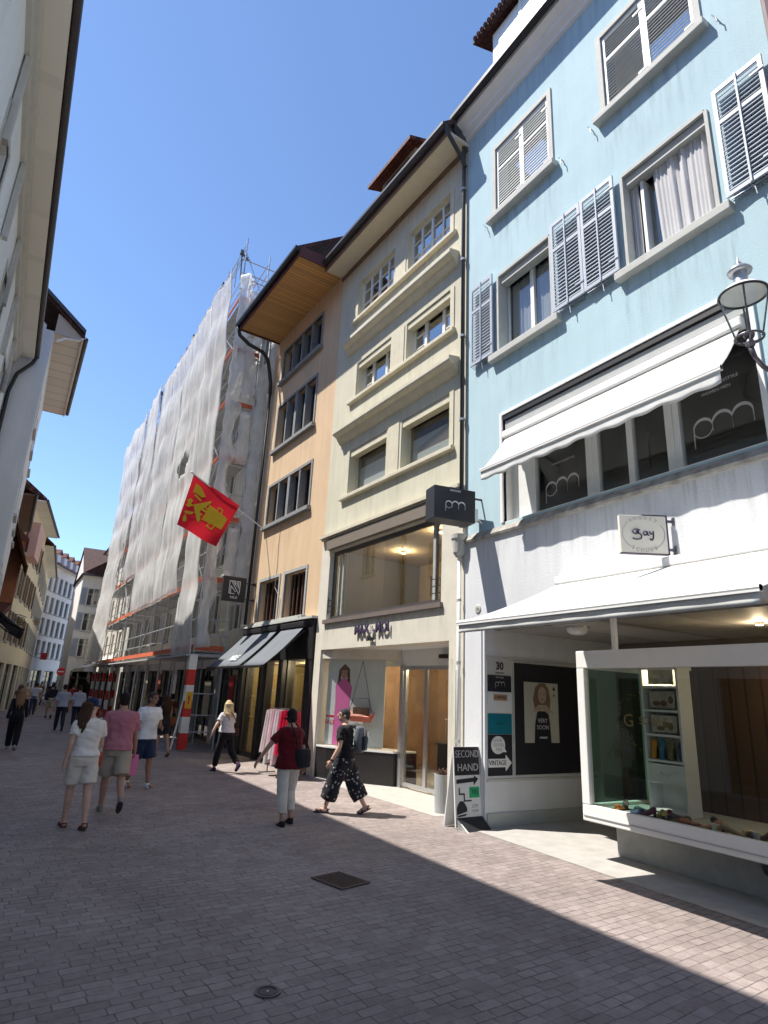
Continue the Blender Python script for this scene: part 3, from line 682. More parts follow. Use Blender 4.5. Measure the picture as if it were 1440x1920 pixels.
mb.build('printed_figure', ['ink', basic('skin_print', (.42, .31, .25)), basic('hair_print', (.20, .12, .08)), 'silver_print', basic('lip_print', (.3, .05, .06))], po)
# ------------------------------------------------------------------ hanging signs
hs = thing('hanging_sign', 'black box sign with looped white logo projecting beside the downpipe', 'sign', (6.95, 8.20, 4.91), rad(80))
mb = MB(); mb.box(-.18, .18, .23, 1.05, 0, .60); mb.build('sign_box', 'charcoal', hs, bevel=.01)
mb = MB()
mb.M = Matrix.Translation((-.183, .64, .30)) @ Matrix.Rotation(rad(90), 4, 'Z')
pm_logo(mb, 0, -.03, .20, 0.0, dirx=-1); mb.text('FASHION', .05, (0, .003, .24), (-1, 0, 0)); mb.build('lettering', 'white_print', hs)
mb = MB(); mb.bar((0, 0, .52), (0, .24, .52), .03, .03); mb.bar((0, 0, .1), (0, .24, .1), .03, .03); mb.tube([(0, .72, .60), (0, .65, .66), (0, .52, .66), (0, .45, .60)], .015, 6); mb.build('bracket', 'dark_metal', hs)
ds = thing('hanging_sign', 'square cream sign with purple script name on the white shopfront', 'sign', (6.90, 4.44, 3.75), rad(58.5))
mb = MB(); mb.box(-.03, .03, .10, .69, 0, .49); mb.build('panel', basic('sign_cream', (.66, .62, .53), rough=.5, var=.03), ds, bevel=.008)
mb = MB(); mb.box(-.033, .033, .085, .10, -.01, .50); mb.box(-.033, .033, .10, .4, .49, .502); mb.box(-.033, .033, .10, .69, -.01, 0); mb.build('edge', 'ink_purple', ds)
mb = MB()
mb.M = Matrix.Translation((-.034, .395, .245)) @ Matrix.Rotation(rad(90), 4, 'Z') @ Matrix.Diagonal((.74, 1, .80, 1))
ell = [(.36 * math.cos(t), 0, .265 * math.sin(t)) for t in [2 * math.pi * i / 48 for i in range(48)]]
for i in range(48):
    if not (5 < i < 19 or 31 < i < 41): mb.bar(ell[i], ell[(i + 1) % 48], .004, .008)
def arctext(txt, a0, a1, low):
    for i, ch in enumerate(txt):
        a = a0 + (a1 - a0) * i / (len(txt) - 1); k = -1 if low else 1
        mb.text(ch, .085, (-.36 * math.cos(a), .003, .265 * math.sin(a)), (-k * math.sin(a), 0, -k * math.cos(a)), (-k * math.cos(a), 0, k * math.sin(a)), .003)
arctext('AUGUST', rad(126), rad(54), False); arctext('SCHUHE', rad(238), rad(302), True)
mb.build('small_lettering', 'ink_grey', ds)
mb = MB(); mb.M = Matrix.Translation((-.034, .395, .245)) @ Matrix.Rotation(rad(90), 4, 'Z') @ Matrix.Diagonal((.74, 1, .80, 1))
def tubex(pts, r=.010): mb.tube([(-p[0], .003, p[1]) for p in pts], r, 6)
G = [(-.06, .06), (-.10, .075), (-.16, .07), (-.19, .04), (-.17, .01), (-.13, -.005), (-.09, .01), (-.08, .035), (-.10, .05), (-.12, .035), (-.10, .01), (-.06, .0), (-.035, -.03), (-.05, -.075), (-.10, -.09), (-.16, -.085), (-.19, -.07)]
tubex(G); tubex([(.06, .03), (.035, .045), (.005, .035), (-.005, .005), (.012, -.02), (.04, -.015), (.06, .01), (.062, .04), (.062, .0), (.075, -.02), (.09, -.015)])
tubex([(.10, .045), (.11, .01), (.135, 0.0), (.155, .02)]); tubex([(.165, .05), (.165, .0), (.16, -.06), (.14, -.095), (.11, -.09), (.105, -.07)])
mb.build('script_lettering', 'ink_purple', ds)
for z in (.43, .06):
    mb = MB(); mb.bar((0, .0, z), (0, .10, z), .03, .03); mb.box(-.025, .025, -.01, .01, z - .05, z + .05); mb.build('bracket', 'iron', ds)
# ------------------------------------------------------------------ wall lantern
la = thing('street_lamp', 'old iron wall lantern with glass bowl before the first floor awning', 'street lamp', (6.95, 2.94, 5.43), R90)
mb = MB(); mb.tube([(0, -.0, .02), (0, .2, .12), (0, .45, .12), (0, .60, .18), (0, .66, .28)], [.03, .028, .026, .026, .03], 10); mb.lathe([(.05, -.14), (.06, -.1), (.06, .1), (.05, .14)], (0, .01, .05), 12)
mb.tube([(0, .03, -.15), (0, .2, -.1), (0, .32, .02), (0, .36, .14)], .014, 8); mb.build('bracket_arm', 'iron', la, smooth=True)
LC = (0, .66, .28)
mb = MB(); mb.lathe([(.02, 0), (.045, .02), (.05, .06), (.03, .1), (.05, .13), (.06, .16)], LC, 14); mb.tube([(.14 * math.cos(t), .66 + .14 * math.sin(t), .40) for t in [2 * math.pi * i / 28 for i in range(28)]], .013, 8, closed=True)
for a in range(3): t = a * 2.1; mb.bar((0, .66, .34), (.14 * math.cos(t), .66 + .14 * math.sin(t), .40), .014, .014)
mb.build('cradle', 'iron', la)
mb = MB(); mb.lathe([(.115, .10), (.155, .25), (.205, .48), (.235, .66)], LC, 28, cap=False); mb.build('glass_bowl', 'clear_glass', la, smooth=True)
mb = MB()
for a in range(4):
    t = a * math.pi / 2 + .5; mb.tube([(.125 * math.cos(t), .66 + .125 * math.sin(t), .40), (.24 * math.cos(t), .66 + .24 * math.sin(t), .94)], .010, 6)
mb.build('glazing_rod', 'iron', la)
mb = MB(); mb.tube([(.245 * math.cos(t), .66 + .245 * math.sin(t), .945) for t in [2 * math.pi * i / 36 for i in range(36)]], .014, 8, closed=True); mb.build('rim', 'black', la, smooth=True)
mb = MB(); mb.lathe([(.235, .675), (.19, .74), (.12, .78), (.085, .79)], LC, 28, cap=False); mb.lathe([(.225, .67), (.0, .71)], LC, 28, cap=False); mb.build('reflector', 'shutter_white', la, smooth=True)
mb = MB(); mb.lathe([(.085, .78), (.075, .84), (.07, .93), (.075, .96)], LC, 18, cap=False); mb.lathe([(.12, .96), (.13, .98), (.10, 1.02), (.04, 1.05), (.02, 1.07), (.03, 1.09), (.012, 1.12), (.008, 1.16), (.002, 1.20)], LC, 18); mb.build('chimney', 'tin', la, smooth=True)
# sandwich board
ab = thing('sandwich_board', 'white folding board reading SECOND HAND by the corner pillar', 'sign', (6.36, 8.12, 0), rad(3))
mb = MB(); mb.M = Matrix.Rotation(rad(-4), 4, 'X')
mb.box(0, .54, 0, .025, .03, 1.18); mb.build('front_board', 'shutter_white', ab)
mb = MB(); mb.M = Matrix.Translation((0, .28, 0)) @ Matrix.Rotation(rad(9), 4, 'X'); mb.box(0, .54, 0, .02, 0.01, 1.14); mb.build('rear_board', 'shutter_white', ab)
mb = MB(); mb.M = Matrix.Rotation(rad(-4), 4, 'X'); mb.box(.012, .53, -.005, 0, .76, 1.18); mb.build('black_field', 'ink', ab)
mb = MB(); mb.M = Matrix.Rotation(rad(-4), 4, 'X'); mb.text('SECOND', .155, (.275, -.008, 1.07), X1, squash=.80, bold=-.001); mb.text('HAND', .155, (.285, -.008, .87), X1, squash=1.0); mb.build('lettering', 'silver_print', ab)
mb = MB(); mb.M = Matrix.Rotation(rad(-4), 4, 'X')
mb.prism([(.04, .64), (.40, .66), (.40, .61), (.50, .70), (.41, .75), (.41, .72), (.04, .70)], -.006, 0)
for p, q in (((.09, .58), (.09, .49)), ((.08, .49), (.20, .49)), ((.19, .50), (.19, .39)), ((.18, .39), (.34, .39))): mb.bar((p[0], -.003, p[1]), (q[0], -.003, q[1]), .006, .02)
mb.prism([(.03, .24), (.03, .2), (.24, .24), (.24, .29), (.2, .35), (.16, .39), (.10, .39), (.06, .35), (.03, .29)], -.005, 0); mb.prism([(.03, .19), (.06, .17), (.2, .18), (.24, .21)], -.005, 0)
mb.text('SHIPT', .10, (.37, -.004, .12), X1); mb.build('drawing', 'ink', ab)
mb = MB(); mb.M = Matrix.Rotation(rad(-4), 4, 'X'); mb.text('LEVI', .07, (.41, -.004, .31), X1); mb.text('VON', .06, (.41, -.004, .24), X1); mb.build('faint_lettering', 'ink_grey', ab)
mb = MB(); mb.M = Matrix.Rotation(rad(-4), 4, 'X'); mb.box(.30, .51, -.006, 0, .43, .585); mb.build('green_note', basic('note_green', (.01, .36, .15), rough=.6), ab)
mb = MB(); mb.M = Matrix.Rotation(rad(-4), 4, 'X'); mb.text('YES', .09, (.41, -.009, .51), X1); mb.build('note_lettering', 'ink', ab)
mb = MB(); mb.prism([(-.22, .0), (-.02, .0), (.015, .14), (-.0, .16)], .02, .54, axis=0); mb.build('foot', 'charcoal', ab)
mb = MB(); mb.prism([(-.26, .0), (-.02, .0), (.01, .15)], .02, .035, axis=0); mb.build('foot_side', 'white_paint', ab)
# ================================================================== cream house with fashion shop
A = rad(92.2)
cream = thing('town_house', 'narrow cream house with three moulded cornices over a fashion shop', 'house', (6.95, 8.65, 0), A)
C4 = [(.60, 2.28, 12.12, 13.35), (2.92, 4.68, 12.12, 13.35)]
C3 = [(.55, 2.22, 9.56, 10.62), (2.90, 4.52, 9.56, 10.62)]
C2 = [(.53, 2.28, 6.84, 8.05), (2.90, 4.62, 6.84, 8.05)]
C1 = (.68, 5.28, 3.66, 5.42); C0 = (.42, 5.42, -.01, 2.93)
wall(cream, 0, 5.75, 5.78, 14.25, C4 + C3 + C2, 'cream', depth=.36)
wall(cream, 0, 5.75, 0, 5.76, [C1, C0], 'stone_front', depth=.38, name='shopfront_wall', y=.03)
shell(cream, .03, 5.72, 3.2, 14.2, [5.78, 8.6, 11.4], 'room', 3.5, y=-.38)
def cornice(root, x0, x1, z, out, h, m='cream_stone', name='cornice'):
    mb = MB(); mb.prism([(0, z), (.05, z + .02), (out * .45, z + h * .35), (out * .55, z + h * .5), (out * .92, z + h * .62), (out, z + h * .75), (out, z + h), (0, z + h + .05)], x0, x1, axis=0)
    return mb.build(name, m, root)
cornice(cream, .28, 5.05, 11.05, .27, .36); cornice(cream, .24, 5.18, 8.36, .28, .36)
mb = MB(); mb.box(.05, 5.72, .0, .17, 5.80, 5.87); mb.box(.05, 5.72, .0, .10, 5.76, 5.80); mb.build('ledge', 'cream_stone', cream)
mb = MB(); mb.box(.60, 5.36, -.02, .12, 5.46, 5.73); mb.build('shutter_box', basic('taupe', (.20, .165, .13), rough=.6, var=.05), cream)
for (z, a, b) in ((12.0, .36, 4.92), (9.44, .36, 4.86), (6.70, .36, 4.95)):
    mb = MB(); mb.box(a, b, -.1, .10, z, z + .10); mb.build('sill', 'cream_stone', cream, bevel=.015)
for z in (12.0, 9.44, 6.70): stain(cream, .36, 4.9, z, .55)
stain(cream, .5, 5.5, 3.54, .5, .034); stain(cream, .02, .40, 2.6, 2.6, .034); stain(cream, .1, 5.6, 14.0, .6)
for (a, b, c, d) in C4:      # four tall panes with glazing bars
    wn = window(cream, a, b, c, d, rec=.12, fw=.055, mull=(.5,), bars=[('v', .25, .04, .96), ('v', .75, .04, .96), ('h', .38, .03, .97), ('h', .70, .03, .97)], m='white_paint', pane='sky_pane')
    for q in (.25, .75):
        mb = MB(); mb.box(a + (b - a) * q - .03, a + (b - a) * q + .03, -.175, -.12, c + .05, d - .05); mb.build('casement', 'white_paint', wn)
    curtain(wn, a + .1, b - .1, c + .1, d - .1, -.5, 9, .03) if a > 2 else None
for (a, b, c, d) in C3:
    wn = window(cream, a, b, c, d, rec=.22, fw=.075, mull=(.30, .70), bars=[('h', .35, .74, .95), ('h', .66, .74, .95), ('h', .35, .05, .26), ('h', .66, .05, .26)], m='white_paint', pane='sky_pane')
    mb = MB(); mb.box(a, b, -.2, -.03, d - .16, d - .01); mb.build('blind_box', 'cream_stone', wn)
for k, (a, b, c, d) in enumerate(C2):
    wn = window(cream, a, b, c, d, rec=.20, fw=.05, m='cream_stone', pane='curtain_pane')
    mb = MB(); mb.box(a, b, -.2, -.02, d - .18, d - .01); mb.build('blind_box', 'cream_stone', wn)
    mb = MB(); mb.box(a + .05, b - .05, -.32, -.31, c + .05, c + .76); mb.box(a + .3, a + .35, -.31, -.30, c + .05, c + .85); mb.build('reflection_sheet', 'shutter_white', wn)  # white sheet added behind the pane to imitate a pale reflection
for (z0_, z1_, C_) in ((9.4, 10.75, C3), (6.7, 8.2, C2), (11.95, 13.5, C4)):
    m0 = C_[0][1]; m1 = C_[1][0]
    for (p, q) in ((m0 + .08, m1 - .08), (C_[0][0] - .14, C_[0][0] - .01), (C_[1][1] + .01, C_[1][1] + .14)):
        mb = MB(); mb.box(p, q, .0, .02, C_[0][2], C_[0][3]); mb.build('pilaster', 'cream_stone', cream)
# first floor show window
wn = window(cream, *C1, rec=.12, fw=.10, mull=(), m='dark_frame', pane='glass', y=.03)
mb = MB(); mb.box(C1[0] - .06, C1[1] + .06, -.1, .10, 3.56, 3.655); mb.build('sill', basic('sill_brown', (.16, .13, .115), rough=.6), wn)
a, b = C1[0], C1[1]
for (p, q) in ((a + .34, a + .42), (b - .54, b - .48), (b - .34, b - .3)):
    mb = MB(); mb.box(p, q, -.18, -.09, 3.76, 5.32); mb.build('mullion', 'grey_stone', wn)
for (p, q) in ((a + .02, a + .36), (b - .36, b - .02)):
    mb = MB()
    for z in (3.86, 4.0, 4.14): mb.bar((p, -.0, z), (q, -.0, z), .016, .016)
    for i in range(3): mb.bar((p + (q - p) * i / 2, 0, 3.80), (p + (q - p) * i / 2, 0, 4.22), .014, .014)
    mb.build('railing', 'dark_metal', wn)
mb = MB(); mb.box(.1, 5.6, -3.2, -3.1, 3.3, 5.7); mb.box(.1, 5.6, -3.1, -.4, 5.55, 5.62); mb.build('shop_room', 'tan_room', wn)
for (x, y, z) in ((2.0, -1.0, 5.53), (4.3, -1.6, 5.53), (3.2, -2.4, 5.53)):
    mb = MB(); mb.lathe([(.06, -.05), (.07, 0)], (x, y, z), 14); sp = mb.build('spotlight', 'white_paint', wn); mb = MB(); mb.lathe([(.0, -.052), (.05, -.052)], (x, y, z), 14, cap=False); mb.build('bulb', 'lamp_glow', sp)
# letters
nl = thing('shop_lettering', 'dark raised letters mounted above the fashion shop entrance', 'sign', cream.matrix_basis @ Vector((3.02, .03, 3.17)), A)
for m_, x, sz, mt, z in (('MAX', .42, .30, 'ink_purple', .13), ('MOI', -.42, .30, 'ink_purple', .13), ('&', .0, .24, 'silver_print', .12)):
    mb = MB(); mb.text(m_, sz, (x, .055, z), (-1, 0, 0), depth=.03, squash=.95, bold=.004); mb.build('letters', mt, nl)
mb = MB(); mb.text('Moi', .15, (.03, .05, -.08), (-1, 0, 0), depth=.02, bold=.004); mb.build('letters', 'ink', nl)
# eave, gutter, roof, dormer
mb = MB(); mb.box(-.02, 5.78, 0, .60, 14.14, 14.25); mb.build('soffit', basic('soffit_cream', (.60, .53, .40), rough=.7, var=.04), cream)
mb = MB(); mb.box(-.02, 5.78, 0, .05, 14.02, 14.14); mb.box(-.03, 5.79, .60, .64, 14.10, 14.36); mb.build('fascia', basic('brown_fascia', (.16, .10, .07), rough=.6), cream)
mb = MB(); mb.prism([(.64, 14.34), (.66, 14.24), (.74, 14.22), (.79, 14.30), (.79, 14.38), (.64, 14.38)], -.05, 5.8, axis=0); mb.tube([(-.06, .72, 14.3), (-.06, .6, 14.05), (-.02, .2, 13.7), (-.02, .1, 13.5)], .05, 8); mb.build('gutter', 'dark_metal', cream)
roof(cream, -.04, 5.80, 14.40, .74, -5.0, 5.4, 'tiles_dark')
mb = MB(); mb.box(2.15, 3.75, -2.2, .0, 15.0, 16.2); dm = mb.build('dormer', 'cream', cream); mb = MB(); mb.prism([(.35, 15.95), (.35, 16.06), (-2.6, 17.2), (-2.6, 17.05)], 1.9, 4.0, axis=0); mb.build('dormer_roof', 'tiles', dm)
mb = MB(); mb.box(2.4, 3.5, 0, .02, 15.25, 15.95); mb.build('dormer_window', 'dark_frame', dm)
# ground floor recess
mb = MB(); mb.box(.1, 5.6, -3.6, -.36, 2.94, 3.02); mb.build('recess_ceiling', 'shutter_white', cream)
mb = MB(); mb.box(.42, .47, -1.0, -.35, 0, 2.93); mb.build('jamb', 'stone_front', cream)
bk = basic('shop_back', (.26, .165, .10), rough=.8, var=.25, scale=2)
mb = MB(); mb.box(.05, 5.7, -3.7, -3.6, 0, 3.0); mb.box(5.62, 5.7, -3.6, -.4, 0, 2.93); mb.box(.05, .12, -3.6, -1.0, 0, 2.93); mb.build('shop_back_wall', bk, cream)
mb = MB(); mb.box(1.45, 4.3, -1.16, -1.08, 2.58, 2.94); mb.build('door_header', 'shutter_white', cream)
mb = MB(); mb.box(1.75, 2.0, -1.07, -.99, 2.72, 2.80); mb.build('door_sensor', 'black', cream)
dr = None
for (p, q) in ((1.55, 2.55), (2.55, 3.35)):
    mb = MB(); mb.box(p, p + .05, -1.14, -1.09, .04, 2.58); mb.box(q - .05, q, -1.14, -1.09, .04, 2.58); mb.box(p + .05, q - .05, -1.14, -1.09, .04, .12); mb.box(p + .05, q - .05, -1.14, -1.09, 2.5, 2.58)
    dr = mb.build('glass_door', 'alu', cream); mb = MB(); mb.box(p + .03, q - .03, -1.12, -1.112, .08, 2.54); mb.build('pane', 'shop_glass', dr)
mb = MB(); mb.box(3.35, 3.47, -1.2, -1.04, 0, 2.6); mb.build('door_post', 'alu', cream)
# angled display of the left side and its black base
poly = [(3.5, -.96), (3.9, -.70), (4.35, -.37), (5.0, -.08), (5.4, -.02), (5.4, -.9), (3.5, -1.6)]
mb = MB(); mb.prism(poly, 0, .68, axis=2); ds_ = mb.build('display_base', 'black', cream)
mb = MB(); mb.prism([(p[0], p[1] + .015) for p in poly], .68, .72, axis=2); mb.build('display_floor', 'white_paint', cream)
mb = MB()
for i in range(4):
    p, q = poly[i], poly[i + 1]; mb.quad((p[0], p[1] - .02, .72), (q[0], q[1] - .02, .72), (q[0], q[1] - .02, 2.72), (p[0], p[1] - .02, 2.72))
dg = mb.build('display_glass', 'clear_glass', cream); so = dg.modifiers.new('thickness', 'SOLIDIFY'); so.thickness = .008
mb = MB(); mb.prism([(p[0], p[1] + .01) for p in poly], 2.72, 2.94, axis=2); mb.build('display_head', 'stone_front', cream)
sp_ = thing('shop_poster', 'white backdrop showing a pink dressed figure in the fashion shop display', 'poster', cream.matrix_basis @ Vector((5.28, -.20, .74)), A)
def figure_print(mb, cx, y, s):
    mb.cur = 1; mb.prism([(cx - .20 * s, 0), (cx + .23 * s, 0), (cx + .20 * s, .9 * s), (cx + .22 * s, 1.25 * s), (cx + .12 * s, 1.40 * s), (cx - .10 * s, 1.40 * s), (cx - .22 * s, 1.22 * s), (cx - .17 * s, .9 * s)], y, y + .003)
    mb.cur = 2; mb.prism([(cx + .09 * s * math.cos(t), 1.53 * s + .13 * s * math.sin(t)) for t in [2 * math.pi * i / 18 for i in range(18)]], y + .001, y + .004)
    mb.cur = 3; mb.prism([(cx - .16 * s, 1.30 * s), (cx - .14 * s, 1.62 * s), (cx, 1.73 * s), (cx + .14 * s, 1.6 * s), (cx + .17 * s, 1.28 * s), (cx + .09 * s, 1.36 * s), (cx + .08 * s, 1.58 * s), (cx - .07 * s, 1.6 * s), (cx - .09 * s, 1.36 * s)], y + .002, y + .006)
pink = basic('pink_print', (.72, .16, .40), rough=.6, var=.05)
pm_ = ['shutter_white', pink, basic('face_print', (.45, .25, .18)), basic('brown_print', (.15, .07, .05)), 'red_paint']
mb = MB(); mb.M = Matrix.Rotation(rad(28), 4, 'Z'); mb.box(-1.55, .05, -.02, 0, 0, 1.98); figure_print(mb, -.42, .002, 1.08)
mb.cur = 4; mb.box(-.2, .04, .002, .004, .62, .66); mb.text('SALE', .14, (-.08, .004, .50), (-1, 0, 0)); mb.build('sheet', pm_, sp_)
bo = thing('hanging_boat', 'red toy boat hung on strings before the white shop backdrop', 'ornament', cream.matrix_basis @ Vector((4.32, -.55, 1.42)), A + rad(25))
mb = MB(); mb.add([(-.4, 0, .12), (-.3, -.09, .0), (.3, -.09, .0), (.42, 0, .14), (.3, .09, .0), (-.3, .09, .0), (-.28, 0, -.12), (.28, 0, -.12), ], [(0, 1, 6), (1, 2, 7, 6), (2, 3, 7), (3, 4, 7), (4, 5, 6, 7), (5, 0, 6), (0, 5, 4, 3, 2, 1)]); mb.build('hull', basic('boat_red', (.55, .10, .05), rough=.4), bo)
mb = MB(); mb.box(-.2, .18, -.06, .06, .02, .2); mb.build('cabin', 'brown_wood', bo)
mb = MB(); mb.tube([(-.3, 0, .1), (0, 0, 1.25)], .006, 5); mb.tube([(.32, 0, .1), (0, 0, 1.25)], .006, 5); mb.tube([(-.3, .02, .1), (-.2, .02, .4), (.2, .02, .4), (.32, .02, .1)], .006, 5); mb.build('string', 'ink', bo)
mb = MB()
for i in range(9): mb.tube([(-.3 + i * .07, 0, -.05), (-.3 + i * .07, 0, -.3 - .1 * (i % 3))], .005, 4)
mb.build('tassel', 'ink_grey', bo)
sp2 = thing('shop_poster', 'narrow pink figure poster with red lettering near the grey bin', 'poster', cream.matrix_basis @ Vector((.56, -.25, .70)), A + rad(-40))
mb = MB(); mb.box(-.55, .1, -.02, 0, 0, 1.7); figure_print(mb, -.22, .002, .95); mb.cur = 4; mb.text('ALE', .14, (-.35, .006, .55), (-1, 0, 0)); mb.text('%', .16, (-.35, .006, .25), (-1, 0, 0)); mb.build('sheet', pm_, sp2)
bn = thing('planter', 'grey tapered bin at the foot of the narrow pink poster', 'planter', cream.matrix_basis @ Vector((.70, -.12, 0)), A)
mb = MB(); mb.lathe([(.15, 0), (.155, .02), (.17, .60), (.17, .62), (.15, .62), (.14, .5)], (0, 0, 0), 24); mb.build('vessel', basic('bin_grey', (.34, .36, .37), rough=.5, var=.04), bn, smooth=False)
mb = MB()
for i in range(26):
    t = i * 2.4; mb.bar((.05 * math.cos(t), .05 * math.sin(t), .52), (.1 * math.cos(t), .1 * math.sin(t), .66 + .03 * (i % 3)), .02, .004)
mb.build('dry_filling', 'brown_wood', bn)
for k, (x, z0_, h) in enumerate(((2.0, .0, .5), (2.9, 0, .9), (1.7, 0, 1.3), (2.5, .0, 1.1))):
    t = thing('clothes_stand', ['low pale plinth just behind the glass door', 'dark garment rack deep inside the fashion shop', 'brown wardrobe post inside the fashion shop', 'tan cabinet inside the fashion shop'][k], 'shop fitting', cream.matrix_basis @ Vector((x, -1.7 - .4 * k, 0)), A)
    mb = MB(); mb.box(-.22, .22, -.2, .2, 0, h); mb.box(-.25, .25, -.22, .22, h, h + .04); mb.box(-.2, .2, .2, .22, h * .2, h * .8); mb.build('body', ['shutter_white', 'charcoal', 'brown_wood', 'room_light'][k], t)
    mb = MB(); mb.tube([(-.18, 0, h + .02), (-.18, 0, h + .55), (.18, 0, h + .55), (.18, 0, h + .02)], .012, 6); mb.build('rail', 'alu', t)
for (x, y) in ((2.3, -1.8), (2.7, -2.3), (4.4, -1.9)):
    mb = MB(); mb.lathe([(.06, -.1), (.07, 0)], (x, y, 2.92), 14); s_ = mb.build('spotlight', 'white_paint', cream); mb = MB(); mb.lathe([(.0, -.104), (.055, -.104)], (x, y, 2.92), 14, cap=False); mb.build('bulb', 'lamp_glow', s_)
# ================================================================== apricot house with dark shop
yl = thing('town_house', 'apricot house with boarded wooden eave and grouped mullion windows', 'house', cream.matrix_basis @ Vector((5.75, 0, 0)), A)
Y = lambda x, y, z: yl.matrix_basis @ Vector((x, y, z))
bpy.context.view_layer.update()
Y4 = (1.22, 4.12, 12.35, 13.55); Y3 = (1.30, 4.15, 9.72, 11.35); Y2 = (1.15, 4.25, 7.05, 8.42); Y1 = [(1.05, 2.25, 3.86, 5.22), (2.75, 4.20, 3.86, 5.22)]
Y1 = [(.92, 2.30, 3.90, 5.20), (2.72, 4.20, 3.90, 5.20)]
wall(yl, 0, 5.0, 3.80, 14.3, [Y4, Y3, Y2] + Y1, 'yellow', depth=.34)
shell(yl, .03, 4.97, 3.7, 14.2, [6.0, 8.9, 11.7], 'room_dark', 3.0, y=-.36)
def group_window(root, r, n, m, wide=None):
    a, b, c, d = r; s = .09
    mb = MB(); mb.box(a - s, a, -.05, .025, c, d + s); mb.box(b, b + s, -.05, .025, c, d + s); mb.box(a, b, -.05, .025, d, d + s)
    o = mb.build('window', m, root)
    mb = MB(); mb.box(a - .16, b + .16, -.12, .13, c - .13, c - .004); mb.build('sill', m, o, bevel=.012)
    for i in range(1, n):
        x = a + (b - a) * i / n; w = .04 if not (wide and i == wide) else .08
        mb = MB(); mb.box(x - w, x + w, -.2, .015, c, d); mb.build('mullion', m, o)
    for i in range(n):
        p = a + (b - a) * i / n + .06; q = a + (b - a) * (i + 1) / n - .06
        mb = MB(); f = .045; ya, yb = -.25, -.19
        mb.box(p, p + f, ya, yb, c, d); mb.box(q - f, q, ya, yb, c, d); mb.box(p + f, q - f, ya, yb, c, c + f); mb.box(p + f, q - f, ya, yb, d - f, d); mb.build('casement', 'dark_frame', o)
        mb = MB(); mb.box(p + .02, q - .02, -.225, -.218, c + .02, d - .02); mb.build('pane', 'dark_pane', o)
        if random.random() < .5: curtain(o, p, p + (q - p) * random.uniform(.25, .5), c + .05, d - .05, -.32, 3, .03)
    return o
for q_, wd in ((Y4, None), (Y3, 2), (Y2, 2)): group_window(yl, q_, 4, 'stone_dark', wd)
for r in Y1:
    o = group_window(yl, r, 1, 'grey_stone')
    a, b, c, d = r; mb = MB()
    for i in range(1, 5): mb.box(a + (b - a) * i / 5 - .015, a + (b - a) * i / 5 + .015, -.21, -.17, c, d)
    mb.build('bars', 'brown_wood', o)
for q in (Y4, Y3, Y2): stain(yl, q[0] - .14, q[1] + .14, q[2] - .13, 1.0)
stain(yl, .1, 4.9, 14.2, .9)
# wooden eave
mb = MB(); mb.box(-.02, 4.75, 0, 1.52, 14.26, 14.34); mb.build('eave_boards', 'wood_soffit', yl)
mb = MB(); mb.box(-.03, 4.76, 1.52, 1.56, 14.20, 14.44); mb.box(-.06, -.02, -.02, 1.54, 14.18, 14.55); mb.box(4.75, 4.79, -.02, 1.54, 14.2, 14.5); mb.build('fascia', basic('fascia_red_brown', (.10, .03, .025), rough=.6), yl)
mb = MB(); mb.prism([(1.56, 14.42), (1.58, 14.33), (1.66, 14.31), (1.71, 14.38), (1.71, 14.46), (1.56, 14.46)], -.1, 4.85, axis=0); mb.build('gutter', 'black', yl)
mb = MB(); mb.tube([(4.80, 1.62, 14.35), (4.85, 1.5, 14.05), (4.9, 1.1, 13.85), (4.92, .55, 13.75), (4.93, .32, 13.5), (4.93, .2, 13.0), (4.93, .12, 12.6), (4.93, .1, 12.2)], .07, 10); mb.tube([(4.93, .1, 12.2), (4.93, .1, 3.9)], .05, 8); mb.build('downpipe', 'black', yl, smooth=True)
roof(yl, -.05, 4.82, 14.52, 1.6, -5.0, 5.0, 'tiles_dark')
mb = MB(); mb.tube([(3.0, .012, 6.9), (3.02, .012, 6.2), (2.97, .012, 5.6), (3.0, .012, 4.9), (2.52, .012, 4.5), (2.52, .012, 3.9)], .008, 5); mb.build('cable', 'ink_grey', yl)
# dark shopfront
mb = MB(); mb.box(0.05, 5.0, -.3, .10, 2.72, 3.74)
for (p, q) in ((.05, .40), (1.75, 2.05), (3.20, 3.42), (4.72, 5.0)): mb.box(p, q, -.3, .08, 0, 2.72)
mb.build('shopfront_frame', 'black', yl)
mb = MB(); mb.box(-.02, 5.0, 0, .2, 3.74, 3.80); mb.box(.9, 4.3, .0, .16, 3.80, 3.86); mb.build('ledge', 'sill_grey', yl)
for (p, q) in ((.40, 1.75), (2.05, 3.20), (3.42, 4.72)):
    mb = MB(); mb.box(p, q, -.12, -.05, 0, .14); mb.box(p, p + .05, -.12, -.05, .14, 2.72); mb.box(q - .05, q, -.12, -.05, .14, 2.72)
    o = mb.build('shop_window', 'dark_frame', yl)
    mb = MB(); mb.box(p + .05, q - .05, -.09, -.08, .14, 2.72); mb.build('pane', 'shop_glass', o)
mb = MB(); mb.box(.05, 4.95, -3.0, -2.9, 0, 3); mb.box(.05, 4.95, -2.9, -.3, 2.72, 2.8); mb.box(.05, .1, -2.9, -.3, 0, 2.7); mb.box(4.9, 4.95, -2.9, -.3, 0, 2.7); mb.build('shop_room', basic('room_olive', (.26, .20, .09), rough=.9, var=.2), yl)
mb = MB(); mb.box(.5, 1.2, -.75, -.7, 1.1, 2.45); mb.build('poster_board', basic('poster_ochre', (.42, .33, .03), rough=.6, var=.15), yl)
mb = MB(); mb.box(1.35, 1.85, -.75, -.7, 1.0, 2.5); mb.box(2.3, 2.9, -1.6, -1.5, .2, 2.2); mb.build('poster_board', basic('poster_rust', (.30, .08, .03), rough=.6, var=.3), yl)
